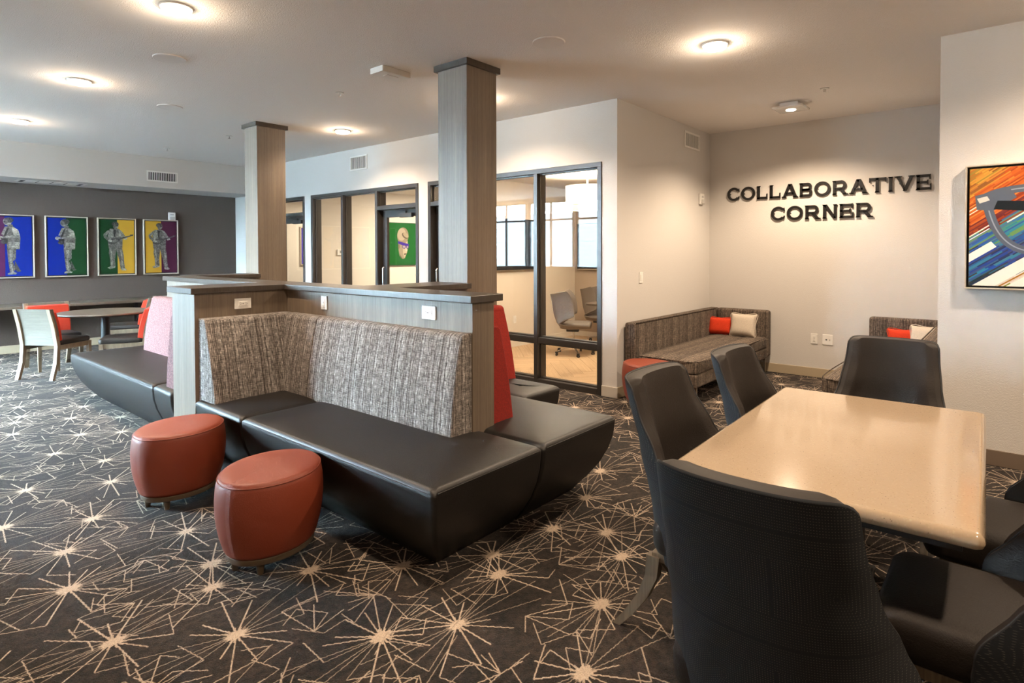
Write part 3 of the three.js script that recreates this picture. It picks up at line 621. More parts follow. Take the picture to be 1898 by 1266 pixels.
function pillowGeo(w, h, d) {
  const rows = [], n = 20, m = 24;
  for (let i = 0; i <= n; i++) { const r = [], v = i / n * 2 - 1; for (let j = 0; j <= m; j++) { const u = j / m * 2 - 1; r.push([u, v]); } rows.push(r); }
  const P = (u, v, s) => { const pin = 1 - .07 * (1 - Math.pow(Math.abs(v), 2)) * Math.pow(Math.abs(u), 3), pin2 = 1 - .07 * (1 - u * u) * Math.pow(Math.abs(v), 3), z = Math.pow(Math.max(0, (1 - u ** 4) * (1 - v ** 4)), .55) * d / 2; return [u * w / 2 * pin, h / 2 + v * h / 2 * pin2, s * (z + .004), u * w / 2, v * h / 2]; };
  return join([gridGeo(rows.map((r) => r.map(([u, v]) => P(u, v, 1))), false), gridGeo(rows.map((r) => r.map(([u, v]) => P(-u, v, -1))), false)]);
}
function pillow(label, w, h, d, pos, rx, ry, m, cat = 'cushion') {
  const t = thing('throw_pillow', label, cat, pos, ry); const o = put('cover', pillowGeo(w, h, d), m, t); o.rotation.x = rx;
  const pts = []; for (const [u, v] of [[-1, -1], [0, -1], [1, -1], [1, 0], [1, 1], [0, 1], [-1, 1], [-1, 0], [-1, -1]]) { const k = u && v ? 1 : .935; pts.push([u * w / 2 * (u && v ? 1 : (u ? k : 0)), h / 2 + v * h / 2 * (v && u ? 1 : (v ? k : 0)), 0]); }
  const e = put('piping', tube(pts, .0045, 80, 6), m, t); e.rotation.x = rx;
}
pillow('small bright orange pillow in the corner of the left chaise', .30, .21, .12, [-2.80, .46, -7.36], -.25, .1, M.orange);
pillow('square cream pillow beside the orange one on the left chaise', .31, .28, .13, [-2.51, .46, -7.32], -.28, -.02, M.pillow);
pillow('small bright orange pillow peeking over the chair on the right chaise', .3, .21, .12, [-.86, .46, -7.42], -.2, .1, M.orange);
pillow('square cream pillow on the right chaise behind the dining chair', .31, .28, .13, [-.655, .46, -7.24], -.28, -.2, M.pillow);

// ---------- lettering on the alcove wall ----------
function letterGeo(ch) {                      // cap height 1, returns [geometry list, width]
  const T = .20, t = .15, sr = .055, D = .13, g = [];
  const q = (pts) => g.push(ext(pts, D, .012));
  const sf = (cx, y, w, up) => q([[cx - w / 2 - sr, y], [cx + w / 2 + sr, y], [cx + w / 2, y + up * .09], [cx - w / 2, y + up * .09]].map((p) => p).sort(() => 0));
  const stem = (x) => { q([[x, 0], [x + T, 0], [x + T, 1], [x, 1]]); sf(x + T / 2, 0, T, 1); sf(x + T / 2, 1, T, -1); };
  const arm = (x0, x1, y, th, tip) => { q([[x0, y - th / 2], [x1, y - th / 2], [x1, y + th / 2], [x0, y + th / 2]]); if (tip) q([[x1 - .03, y + tip[0]], [x1 + .045, y + tip[0] - .02], [x1 + .045, y + tip[1] + .02], [x1 - .03, y + tip[1]]]); };
  const ring = (cx, rx, ry, wx, wy, a0, a1) => { const o = [], n = 40; for (let i = 0; i <= n; i++) { const a = a0 + (a1 - a0) * i / n; o.push([cx + rx * Math.cos(a), .5 + ry * Math.sin(a)]); } for (let i = n; i >= 0; i--) { const a = a0 + (a1 - a0) * i / n; o.push([cx + (rx - wx) * Math.cos(a), .5 + (ry - wy) * Math.sin(a)]); } q(o); };
  const bowl = (x, y0, y1, xr) => { const ry = (y1 - y0) / 2, cy = (y0 + y1) / 2, cx = xr - ry, o = [[x, y0], [cx, y0]], n = 16; for (let i = 0; i <= n; i++) { const a = -PI / 2 + PI * i / n; o.push([cx + ry * Math.cos(a), cy + ry * Math.sin(a)]); } o.push([x, y1], [x, y1 - t], [cx, y1 - t]); for (let i = n; i >= 0; i--) { const a = -PI / 2 + PI * i / n; o.push([cx + (ry - T) * Math.cos(a), cy + (ry - t) * Math.sin(a)]); } o.push([x, y0 + t]); q(o); };
  switch (ch) {
    case 'C': ring(.57, .57, .52, T, t, .72, 2 * PI - .72); q([[.93, .80], [1.03, .93], [1.07, .70], [1.02, .68]]); q([[.93, .20], [1.02, .32], [1.07, .30], [1.03, .07]]); return [g, 1.1];
    case 'O': { const o = [], h = []; for (let i = 0; i < 48; i++) { const a = i / 48 * 2 * PI; o.push([.6 + .6 * Math.cos(a), .5 + .52 * Math.sin(a)]); h.push([.6 + (.6 - T) * Math.cos(a), .5 + (.52 - t) * Math.sin(a)]); } g.push(ext(o, D, .012, [h.reverse()])); return [g, 1.2]; }
    case 'L': stem(.06); arm(.06, .86, t / 2, t, [-t / 2, .3]); return [g, .94];
    case 'A': q([[.02, 0], [.02 + .22, 0], [.70, 1], [.47, 1]]); q([[.92, 0], [1.18, 0], [.74, 1], [.47, 1]]); q([[.3, .24], [.9, .24], [.9, .38], [.3, .38]]); q([[-.06, 0], [.32, 0], [.28, .07], [-.02, .07]]); q([[.84, 0], [1.25, 0], [1.21, .07], [.88, .07]]); return [g, 1.2];
    case 'B': stem(.06); bowl(.2, 0, .58, 1.0); bowl(.2, .58 - t, 1, .96); return [g, 1.03];
    case 'R': stem(.06); bowl(.2, .36, 1, 1.0); q([[.45, .42], [.72, .42], [1.1, 0], [.82, 0]]); q([[.76, 0], [1.17, 0], [1.12, .06], [.8, .06]]); return [g, 1.14];
    case 'T': q([[.45, 0], [.45 + T, 0], [.45 + T, 1], [.45, 1]]); sf(.45 + T / 2, 0, T, 1); q([[.04, 1 - t], [1.1, 1 - t], [1.1, 1], [.04, 1]]); q([[0, 1.01], [.08, 1.01], [.06, .72], [.01, .72]]); q([[1.06, 1.01], [1.14, 1.01], [1.13, .72], [1.08, .72]]); return [g, 1.14];
    case 'I': stem(.06); return [g, .36];
    case 'V': q([[.02, 1], [.55, 0], [.62, 0], [.28, 1]].reverse()); q([[.47, 0], [.7, 0], [1.14, 1], [.92, 1]]); q([[-.05, .93], [.36, .93], [.4, 1], [-.1, 1]]); q([[.84, .93], [1.19, .93], [1.24, 1], [.8, 1]]); return [g, 1.14];
    case 'E': stem(.06); arm(.06, .92, t / 2, t, [-t / 2, .29]); arm(.06, .74, .5, t * .9, [-.14, .14]); arm(.06, .88, 1 - t / 2, t, [-.22, t / 2]); return [g, .99];
    default: { stem(.06); q([[.82, 0], [.98, 0], [.98, 1], [.82, 1]]); q([[.06, 1], [.32, 1], [.98, 0], [.78, 0]].reverse()); sf(.9, 1, .16, -1); return [g, 1.04]; }
  }
}
{
  const t = thing('wall_sign', 'black raised letters reading COLLABORATIVE CORNER on the alcove wall', 'sign', [0, 0, ZC]);
  const line = (txt, x0, x1, yb, h) => {
    const L = [...txt].map((c) => [c, ...letterGeo(c)]), gap = .14, tot = L.reduce((s, l) => s + l[2], 0) + gap * (L.length - 1), sx = (x1 - x0) / tot;
    let x = x0;
    for (const [c, gs, w] of L) { const g = join(gs.map((k) => k)); g.scale(sx, h, .13); g.translate(x, yb, .008); g.computeVertexNormals(); const o = put('letter', boxUV(g), M.letter, t); o.userData = { label: 'letter ' + c };
      put('standoff', [cyl(.006, .006, .010, 0, 0, 0, 8).rotateX(PI / 2).translate(x + w * sx * .22, yb + h * .5, 0)], M.black, o); x += (w + gap) * sx; }
  };
  line('COLLABORATIVE', -2.825, -.66, 2.152, .16); line('CORNER', -2.285, -1.195, 1.882, .16);
}
// ---------- pictures ----------
function framed(name, label, w, h, pos, turn, draw, pw, ph, frameMat, edge = .016, gap = .014, depth = .045, category = 'picture', group) {
  const t = thing(name, label, category, pos, turn, group);
  put('frame', [bx(-w / 2, w / 2, h / 2 - edge, h / 2, 0, depth, .002), bx(-w / 2, w / 2, -h / 2, -h / 2 + edge, 0, depth, .002), bx(-w / 2, -w / 2 + edge, -h / 2 + edge, h / 2 - edge, 0, depth, .002), bx(w / 2 - edge, w / 2, -h / 2 + edge, h / 2 - edge, 0, depth, .002)], frameMat, t);
  put('backing', bx(-w / 2 + edge, w / 2 - edge, -h / 2 + edge, h / 2 - edge, .001, .012), M.black, t);
  const W = w - 2 * (edge + gap), Hh = h - 2 * (edge + gap);
  put('canvas', bx(-W / 2, W / 2, -Hh / 2, Hh / 2, .012, depth - .008), M.black, t);
  const pr = new THREE.PlaneGeometry(W, Hh); pr.translate(0, 0, depth - .0072);
  put('print', pr, phys({ map: canvas(pw, ph, draw), roughness: .85, specularIntensity: .3 }), t);
  return t;
}
function player(g, w, h, left, right, front, split) {
  g.fillStyle = left; g.fillRect(0, 0, w, h); g.fillStyle = right; g.fillRect(w * split, 0, w, h);
  g.save(); g.translate(w * .5, 0); g.scale(1.2, 1.02); g.translate(-w * (front ? .53 : .53), 0);
  const P = (pts, c) => { g.fillStyle = c; g.beginPath(); pts.forEach(([x, y], i) => i ? g.lineTo(x * w, y * h) : g.moveTo(x * w, y * h)); g.closePath(); g.fill(); };
  const El = (x, y, a, b, r, c) => { g.fillStyle = c; g.beginPath(); g.ellipse(x * w, y * h, a * w, b * h, r, 0, 7); g.fill(); };
  const A = '#726d65', B = '#58534d', C = '#3e3a36', E = '#878177', K = '#2c2926';
  if (front) {
    P([[.34, .5], [.5, .49], [.49, .6], [.47, .72], [.48, .85], [.36, .86], [.35, .72], [.32, .6]], B); P([[.36, .52], [.41, .6], [.41, .84], [.37, .84], [.36, .7]], A);
    P([[.48, .49], [.64, .5], [.68, .64], [.69, .78], [.71, .9], [.6, .9], [.57, .74], [.52, .6]], B); P([[.6, .52], [.65, .64], [.67, .88], [.63, .88], [.61, .7]], A);
    P([[.28, .87], [.37, .84], [.48, .85], [.47, .875], [.34, .895]], A); P([[.6, .89], [.7, .88], [.75, .91], [.73, .93], [.62, .925]], E);
    P([[.36, .16], [.56, .16], [.64, .2], [.66, .34], [.65, .52], [.5, .5], [.32, .52], [.3, .36], [.3, .22]], B); P([[.36, .17], [.42, .17], [.44, .3], [.36, .36], [.31, .3]], A); P([[.56, .17], [.64, .2], [.65, .32], [.58, .3]], A); P([[.44, .16], [.5, .16], [.48, .32], [.45, .3]], K);
    P([[.31, .19], [.36, .19], [.26, .3], [.2, .3], [.2, .26]], A); P([[.2, .26], [.26, .28], [.37, .38], [.33, .41], [.21, .32]], B);
    P([[.62, .2], [.66, .22], [.75, .32], [.7, .36], [.64, .3]], A); P([[.68, .32], [.76, .31], [.78, .345], [.7, .365]], E);
    El(.43, .39, .13, .05, -.35, C); El(.52, .36, .09, .04, -.35, C); El(.45, .385, .09, .03, -.35, B); P([[.55, .335], [.86, .275], [.87, .295], [.56, .365]], C); P([[.84, .265], [.93, .26], [.92, .285], [.85, .295]], C); El(.36, .38, .05, .024, .2, E);
    El(.5, .105, .065, .055, .15, A); El(.485, .075, .085, .042, .1, C); El(.47, .1, .03, .04, 0, B); P([[.46, .14], [.53, .14], [.52, .18], [.45, .18]], B); El(.54, .1, .018, .008, 0, K);
  } else {
    P([[.45, .52], [.63, .52], [.62, .7], [.56, .74], [.62, .86], [.55, .93], [.5, .9], [.47, .72]], B); P([[.5, .54], [.57, .55], [.54, .72], [.56, .9], [.52, .9], [.5, .72]], A); P([[.6, .72], [.7, .88], [.68, .9], [.6, .88]], C);
    P([[.46, .93], [.56, .9], [.64, .93], [.62, .95], [.46, .955]], A); P([[.64, .89], [.72, .885], [.72, .905], [.64, .91]], C);
    P([[.42, .17], [.56, .155], [.68, .22], [.72, .34], [.7, .54], [.46, .54], [.44, .4], [.38, .34], [.36, .26]], B); P([[.56, .17], [.68, .22], [.71, .32], [.6, .34], [.56, .24]], E); P([[.5, .42], [.7, .42], [.7, .53], [.47, .53]], A);
    P([[.42, .17], [.47, .17], [.4, .3], [.34, .3]], A); P([[.46, .2], [.5, .18], [.43, .34], [.39, .32]], K);
    P([[.42, .32], [.7, .3], [.71, .345], [.42, .355]], A); El(.33, .35, .06, .03, .4, E); P([[.34, .36], [.47, .36], [.47, .44], [.4, .46], [.36, .42]], K); El(.38, .42, .05, .03, .6, C);
    El(.47, .085, .085, .062, -.05, A); El(.5, .06, .09, .045, .1, C); El(.44, .09, .04, .035, 0, B); P([[.47, .13], [.57, .13], [.58, .175], [.48, .18]], B); El(.415, .082, .02, .007, 0, K);
  }
  g.restore();
  const im = g.getImageData(0, 0, w, h), q = im.data, nf = noiseField(w, h, 8, 8), ng = noiseField(w, h, 28, 28);
  for (let y = 0; y < h; y++) for (let x = 0; x < w; x++) { const i = (y * w + x) * 4, sat = Math.max(q[i], q[i + 1], q[i + 2]) - Math.min(q[i], q[i + 1], q[i + 2]); if (sat < 22) { const m = .62 + .5 * nf(x, y) + .3 * ng(x, y); for (let k = 0; k < 3; k++) q[i + k] = Math.min(255, q[i + k] * m); } }
  g.putImageData(im, 0, 0);
}
const PL = '#421838', BL = '#061b6a', GR = '#0c2c12', YE = '#a88028', MA = '#3c1226';
[['picture of a grey stone guitarist on plum and blue, cut by the photo edge', -1.925, PL, BL, false, .36],
 ['picture of a grey stone guitarist on blue and dark green', -2.6135, BL, GR, false, .48],
 ['picture of a grey stone guitarist on dark green and yellow', -3.2995, GR, YE, true, .5],
 ['picture of a grey stone guitarist on yellow and maroon', -3.966, YE, MA, true, .5]].forEach(([l, z, a, b, f, s]) => framed('framed_picture', l, .556, .952, [XL, 1.602, z], PI / 2, (g, w, h) => player(g, w, h, a, b, f, s), 320, 560, M.silver, .016, .014, .045, 'picture', 'four stone guitarist pictures on the dark wall'));
framed('framed_picture', 'green picture of a stone head wearing purple glasses in the middle office', .92, .80, [-8.80, 1.652, -7.2], PI / 2, (g, w, h) => {
  g.fillStyle = '#185a22'; g.fillRect(0, 0, w, h);
  const El = (x, y, a, b, r, c) => { g.fillStyle = c; g.beginPath(); g.ellipse(x * w, y * h, a * w, b * h, r, 0, 7); g.fill(); };
  const P = (pts, c) => { g.fillStyle = c; g.beginPath(); pts.forEach(([x, y], i) => i ? g.lineTo(x * w, y * h) : g.moveTo(x * w, y * h)); g.closePath(); g.fill(); };
  P([[.38, .4], [.6, .36], [.64, .55], [.61, .7], [.55, .84], [.49, .86], [.41, .78], [.38, .62]], '#8d806a'); P([[.5, .4], [.62, .4], [.64, .56], [.6, .72], [.54, .84], [.5, .74]], '#a99b83'); El(.5, .3, .15, .2, .15, '#857863'); El(.47, .27, .11, .15, .2, '#a29580'); El(.56, .3, .09, .06, .5, '#574c3f'); El(.58, .285, .08, .05, .5, '#988a74');
  El(.395, .56, .022, .06, .1, '#6f6352'); P([[.56, .55], [.62, .66], [.57, .68]], '#bfb199'); P([[.53, .73], [.6, .72], [.57, .755], [.53, .755]], '#453a2f'); P([[.41, .72], [.49, .86], [.44, .83]], '#5f5443');
  P([[.37, .43], [.66, .5], [.655, .56], [.6, .56], [.37, .49]], '#3f2a8c'); El(.53, .565, .05, .045, .15, '#4c3a7a'); El(.62, .57, .032, .042, .1, '#4c3a7a'); El(.53, .565, .034, .03, .15, '#9a8c90'); El(.62, .57, .02, .028, .1, '#9a8c90');
}, 512, 446, M.black, .006, .001, .035);
framed('framed_picture', 'plain purple picture in the far left office', .8, .80, [XL + .03, 1.635, -7.01], PI / 2, (g, w, h) => { g.fillStyle = '#5747b4'; g.fillRect(0, 0, w, h); g.fillStyle = '#4a3b9e'; g.fillRect(w * .3, h * .2, w * .4, h * .6); }, 128, 128, M.silver, .02, .01, .04);
framed('framed_painting', 'large colourful painting of grey glasses over diagonal streaks on the right wall', 1.30, .859, [.394, 1.6625, -5.305], 0, (g, w, h) => {
  g.fillStyle = '#b0602a'; g.fillRect(0, 0, w, h);
  g.save(); g.translate(0, 0); g.rotate(-37 * PI / 180);
  const zone = (d) => d < 110 ? ['#b9822f', '#c8903a', '#a8662a', '#8a7a34', '#7a4a22'] : d < 255 ? ['#b8541c', '#c9682a', '#d07c34', '#a4441a', '#8c3a1a'] : d < 315 ? ['#7c2a18', '#5a2026', '#96401e', '#8a3418'] : d < 405 ? ['#3c8680', '#2f7a88', '#5a9056', '#356aa0', '#24529c', '#2f7f94'] : d < 540 ? ['#1f568c', '#243e86', '#1f2f58', '#2a7894', '#22489a'] : d < 600 ? ['#27323c', '#1c2f4c', '#2f5a70', '#22303a'] : d < 720 ? ['#d8d2c6', '#72902e', '#9a6c20', '#d8d2c6'] : ['#c8942c', '#a8602a', '#c8a844', '#8a3a1e'];
  for (let y = -400; y < 1300; y += 7) { let x = -900, run = '#c9782e'; while (x < 1500) { const L = rr(25, 130), z = zone(y + 26 * Math.sin(x * .011) + rr(-14, 14)); if (rnd() < .75) run = z[Math.floor(rnd() * z.length)]; g.fillStyle = run; g.globalAlpha = rr(.75, 1); g.fillRect(x, y, L + 1, 7.5); x += L; } }
  g.globalAlpha = 1; g.fillStyle = '#ece5d9';
  for (const [y, x0, L, t] of [[402, -420, 240, 40], [560, -560, 440, 60], [650, -420, 330, 44], [318, -300, 200, 6], [334, -300, 160, 5], [352, -60, 420, 7], [382, 20, 420, 8], [196, -190, 110, 6], [214, -200, 120, 5], [480, -30, 300, 6]]) g.fillRect(x0, y, L, t);
  g.restore();
  // glasses
  const S = w / 1.24, gx = (m) => (m + .23) * S, gy = (m) => (2.064 - m) * S;
  const lens = (cx, k) => { g.beginPath(); g.moveTo(gx(cx - .27 * k), gy(1.86)); g.bezierCurveTo(gx(cx - .16 * k), gy(1.93), gx(cx + .12 * k), gy(1.925), gx(cx + .27 * k), gy(1.88)); g.bezierCurveTo(gx(cx + .3 * k), gy(1.6), gx(cx + .16 * k), gy(1.47), gx(cx), gy(1.47)); g.bezierCurveTo(gx(cx - .15 * k), gy(1.47), gx(cx - .24 * k), gy(1.6), gx(cx - .27 * k), gy(1.86)); g.closePath(); };
  g.lineWidth = .052 * S; g.strokeStyle = '#565d68'; lens(.13, 1); g.stroke(); lens(.74, -1); g.stroke();
  g.strokeStyle = '#8b919b'; g.lineWidth = .008 * S; lens(.13, 1); g.stroke(); lens(.74, -1); g.stroke();
  g.fillStyle = '#565d68'; g.fillRect(gx(.38), gy(1.84), .12 * S, .06 * S); g.beginPath(); g.moveTo(gx(-.2), gy(1.87)); g.lineTo(gx(-.02), gy(1.92)); g.lineTo(gx(.02), gy(1.85)); g.lineTo(gx(-.1), gy(1.76)); g.lineTo(gx(-.19), gy(1.77)); g.fill();
  g.fillStyle = '#1b2024'; g.beginPath(); g.moveTo(gx(-.08), gy(1.83)); g.lineTo(gx(.36), gy(1.80)); g.lineTo(gx(.36), gy(1.72)); g.lineTo(gx(-.1), gy(1.77)); g.fill();
  g.fillStyle = '#c9c6bb'; g.beginPath(); g.moveTo(gx(-.19), gy(1.85)); g.lineTo(gx(-.135), gy(1.865)); g.lineTo(gx(-.12), gy(1.835)); g.lineTo(gx(-.175), gy(1.815)); g.fill();
}, 1024, 690, M.silver, .01, .014, .075, 'painting');
// ---------- wall and ceiling fittings ----------
function outlet(label, pos, turn, w = .075, h = .118, kind = 'duplex', wide = false) {
  const cat = kind === 'switch' ? 'light switch' : 'outlet', t = thing(kind === 'switch' ? 'light_switch' : 'wall_outlet', label, cat, pos, turn);
  put('cover_plate', bx(-w / 2, w / 2, -h / 2, h / 2, 0, .007, .003), M.white, t);
  if (kind === 'switch') put('paddle', bx(-.017, .017, -.033, .033, .006, .012, .002), M.white, t);
  else if (kind === 'data') { put('jack', bx(-.022, -.006, -.008, .008, .0065, .0085), M.slot, t); put('jack', cyl(.005, .005, .006, 0, 0, 0, 12).rotateX(PI / 2).translate(.022, 0, .006), M.chrome, t); }
  else {
    const b = wide ? bx(-.034, .034, -.0165, .0165, .006, .011, .002) : bx(-.0165, .0165, -.034, .034, .006, .011, .002); put('receptacle', b, M.white, t);
    const s = []; for (const k of [-1, 1]) for (const e of [-1, 1]) { const a = k * .02, c = e * .006; s.push(wide ? bx(a - .004, a + .004, c - .001, c + .001, .0108, .0114) : bx(c - .001, c + .001, a - .004, a + .004, .0108, .0114)); }
    for (const k of [-1, 1]) s.push(wide ? bx(k * .02 + .008, k * .02 + .012, -.002, .002, .0108, .0114) : bx(-.002, .002, k * .02 - .012, k * .02 - .008, .0108, .0114));
    put('slot', s, M.slot, t); put('indicator', bx(-.003, .003, -.003, .003, .0108, .0118), M.slot, t);
  }
  return t;
}
outlet('white outlet plate set sideways on the brown panel at the near end of the divider', [W1X[1] + .001, 1.12, -2.077], PI / 2, .125, .078, 'duplex', true);
outlet('white square outlet plate in the inner corner of the divider', [-3.863, 1.13, W2Z[0] + .001], 0, .078, .10);
outlet('white square outlet plate near the right end of the divider', [-2.72, 1.13, W2Z[0] + .001], 0, .125, .085, 'duplex', true);
outlet('narrow white light switch on the alcove side wall', [-3.069, 1.218, -5.792], PI / 2, .075, .118, 'switch');
outlet('white duplex outlet low on the alcove wall, left of the other plate', [-1.79, .457, ZC + .001], 0, .075, .12);
outlet('wider white data plate low on the alcove wall, right of the outlet', [-1.645, .457, ZC + .001], 0, .112, .12, 'data');
outlet('white outlet low on the meeting room wall', [-5.949, .44, -7.1], PI / 2, .072, .118);
function vent(label, pos, turn, w, h, n) {
  const t = thing('air_vent', label, 'vent', pos, turn), e = .022;
  put('frame', [bx(-w / 2, w / 2, h / 2 - e, h / 2, 0, .012, .002), bx(-w / 2, w / 2, -h / 2, -h / 2 + e, 0, .012, .002), bx(-w / 2, -w / 2 + e, -h / 2 + e, h / 2 - e, 0, .012, .002), bx(w / 2 - e, w / 2, -h / 2 + e, h / 2 - e, 0, .012, .002)], M.white, t);
  put('duct', bx(-w / 2 + e, w / 2 - e, -h / 2 + e, h / 2 - e, .0005, .002), M.slot, t);
  const s = (w - 2 * e) / n; for (let i = 0; i < n; i++) { const x = -w / 2 + e + (i + .5) * s; put('louvre', bx(x - s * .16, x + s * .16, -h / 2 + e, h / 2 - e, .002, .009), M.white, t); }
}
vent('white louvred air vent on the wall above the office glass', [-7.45, 2.832, ZO + .001], 0, .42, .215, 12);
vent('white louvred air vent high on the alcove side wall', [-3.069, 2.875, -7.115], PI / 2, .45, .2, 12);
vent('white louvred air vent on the soffit above the dark wall', [-10.579, 2.735, -3.71], PI / 2, .46, .17, 16);
{
  const t = thing('linear_diffuser', 'long slotted ceiling diffuser under the soffit by the dark wall', 'vent', [-11.0, 2.555, -2.34]);
  put('plate', bx(-.13, .13, -.006, 0, -.42, .42, .002), M.trimWhite, t);
  for (const [z, w] of [[.35, .05], [.17, .012], [0, .012], [-.17, .012], [-.35, .05]]) put('slot', bx(-.11, .11, -.0075, -.006, z - w / 2, z + w / 2), M.slot, t);
}
function speaker(label, x, z) {
  const t = thing('ceiling_speaker', label, 'speaker', [x, H, z], 0, 'flush ceiling speakers');
  put('grille', new THREE.LatheGeometry([[0, -.006], [.10, -.006], [.112, -.006], [.118, -.004], [.12, 0], [0, 0]].map((p) => new THREE.Vector2(...p)), 40), M.trimWhite, t);
  put('rim', new THREE.LatheGeometry([[.112, -.006], [.116, -.0085], [.121, -.004], [.121, 0]].map((p) => new THREE.Vector2(...p)), 40), M.trimWhite, t);
}
speaker('flush round ceiling speaker, upper of two at the left', -5.145, -1.872);
speaker('flush round ceiling speaker, lower of two at the left', -6.851, -2.487);
speaker('flush round ceiling speaker right of the taller column', -2.635, -3.546);
{
  const t = thing('ceiling_box', 'white rectangular sensor box on the ceiling between the columns', 'sensor', [-4.073, H, -3.221], 0);
  put('housing', bx(-.085, .085, -.05, 0, -.15, .15, .006), M.white, t); put('lens', bx(-.03, .03, -.053, -.05, -.06, .06, .001), M.trimWhite, t);
  const e = thing('alcove_light', 'shiny square lit fixture on the alcove ceiling in front of the lettering', 'ceiling light', [-1.793, H, -6.671], 0);
  put('mount', bx(-.09, .09, -.04, 0, -.09, .09, .005), M.trimWhite, e);
  put('reflector', cushion(-.15, .15, -.15, .15, [[-.066, .02, .01], [-.06, .004, .01], [-.045, 0, .01], [-.04, .02, .01]], [1, 1, 1, 1], .01), std({ color: new THREE.Color(.8, .78, .74), roughness: .2, metalness: .15 }), e);
  put('lens', cyl(.045, .05, .008, 0, -.073, 0, 24), M.glow, e);
  const l = new THREE.SpotLight(LAMP_COLOR, LAMP * 1.1, 0, 72 * PI / 180, .4, 2); l.name = 'alcove_lamp'; l.position.set(-1.793, H - .078, -6.671); l.target.position.set(-1.793, 0, -6.671); l.castShadow = true; l.shadow.radius = 2.5; scene.add(l, l.target);
}
for (const [x, z, l] of [[-5.008, -3.343, 'small ceiling sprinkler between the columns'], [-1.383, -6.264, 'small ceiling sprinkler near the alcove'], [-7.965, -3.613, 'small ceiling sprinkler left of the farther column'], [-9.601, -3.439, 'small ceiling sprinkler near the soffit']]) {
  const t = thing('sprinkler', l, 'sprinkler', [x, H, z]);
  put('escutcheon', new THREE.LatheGeometry([[0, -.004], [.03, -.006], [.04, 0], [0, 0]].map((p) => new THREE.Vector2(...p)), 24), M.white, t);
  put('head', [cyl(.006, .006, .028, 0, -.032, 0, 10), cyl(.015, .015, .002, 0, -.034, 0, 16), tube([[-.008, -.006, 0], [-.012, -.018, 0], [-.003, -.03, 0]], .002, 10, 5), tube([[.008, -.006, 0], [.012, -.018, 0], [.003, -.03, 0]], .002, 10, 5)], M.chrome, t);
}
for (const [p, l] of [[[-3.069, 2.17, -7.39], 'white alarm strobe on the side wall left of the lettering'], [[XL + .001, 2.145, -4.15], 'white alarm strobe on the dark wall above the last picture']]) {
  const t = thing('alarm_strobe', l, 'alarm', p, PI / 2);
  put('backplate', bx(-.058, .058, -.07, .07, 0, .03, .008), M.white, t); put('lens', bx(-.04, .04, -.06, -.005, .03, .05, .008), std({ color: new THREE.Color(.55, .53, .5), roughness: .1 }), t); put('horn_slots', [bx(-.03, .03, .02, .024, .03, .0312), bx(-.03, .03, .034, .038, .03, .0312)], M.slot, t);
}
{
  const t = thing('thermostat', 'white thermostat on the office wall seen through the left glass pane', 'thermostat', [-8.799, 1.50, -5.84], PI / 2);
  put('body', bx(-.055, .055, -.05, .05, 0, .025, .006), M.white, t); put('display', bx(-.01, .04, -.015, .03, .025, .0262), std({ color: new THREE.Color(.25, .25, .22), roughness: .3 }), t);
}

// ---------- left end: counter, round table, chairs ----------
{
  const t = thing('wall_counter', 'long narrow wood counter along the dark wall below the pictures', 'counter', [XL, 0, 0]);
  put('top', bx(.016, .66, .70, .742, -5.2, 1.2, .004), M.tableWood, t); put('cleat', bx(.0, .03, .62, .70, -5.2, 1.2), M.dark, t);
  for (const z of [-4.7, -3.56, -1.0, .6]) put('bracket', [bx(.03, .55, .665, .70, z - .02, z + .02), bx(.03, .07, .30, .665, z - .02, z + .02), bar([[.06, .34, z], [.5, .67, z]], .03, .03, .03, .03)], M.black, t);
  outlet('white outlet plate on the dark wall under the counter', [XL + .001, .47, -3.66], PI / 2, .08, .12);
}
{
  const t = thing('round_table', 'round dark wood table on a black pedestal by the dark wall', 'table', [-9.02, 0, -2.46]);
  const pr = [[0, .71], [.50, .71], [.525, .718], [.53, .728], [.527, .738], [.51, .742], [0, .742]].map((p) => new THREE.Vector2(...p));
  const g = new THREE.LatheGeometry(pr, 56).toNonIndexed(), n = g.attributes.normal.clone(); boxUV(g); g.setAttribute('normal', n);
  put('tabletop', g, M.tableWood, t); put('pedestal', cyl(.05, .05, .68, 0, .03, 0), M.black, t);
  put('base', new THREE.LatheGeometry([[0, .035], [.06, .035], [.08, .02], [.28, .012], [.29, 0], [0, 0]].map((p) => new THREE.Vector2(...p)), 40), M.black, t);
}
const side = thing('side_chair', 'pale wood-backed side chair with orange pad at the left edge, its back towards us', 'chair', [-8.95, 0, -1.93], 0, 'orange side chairs');
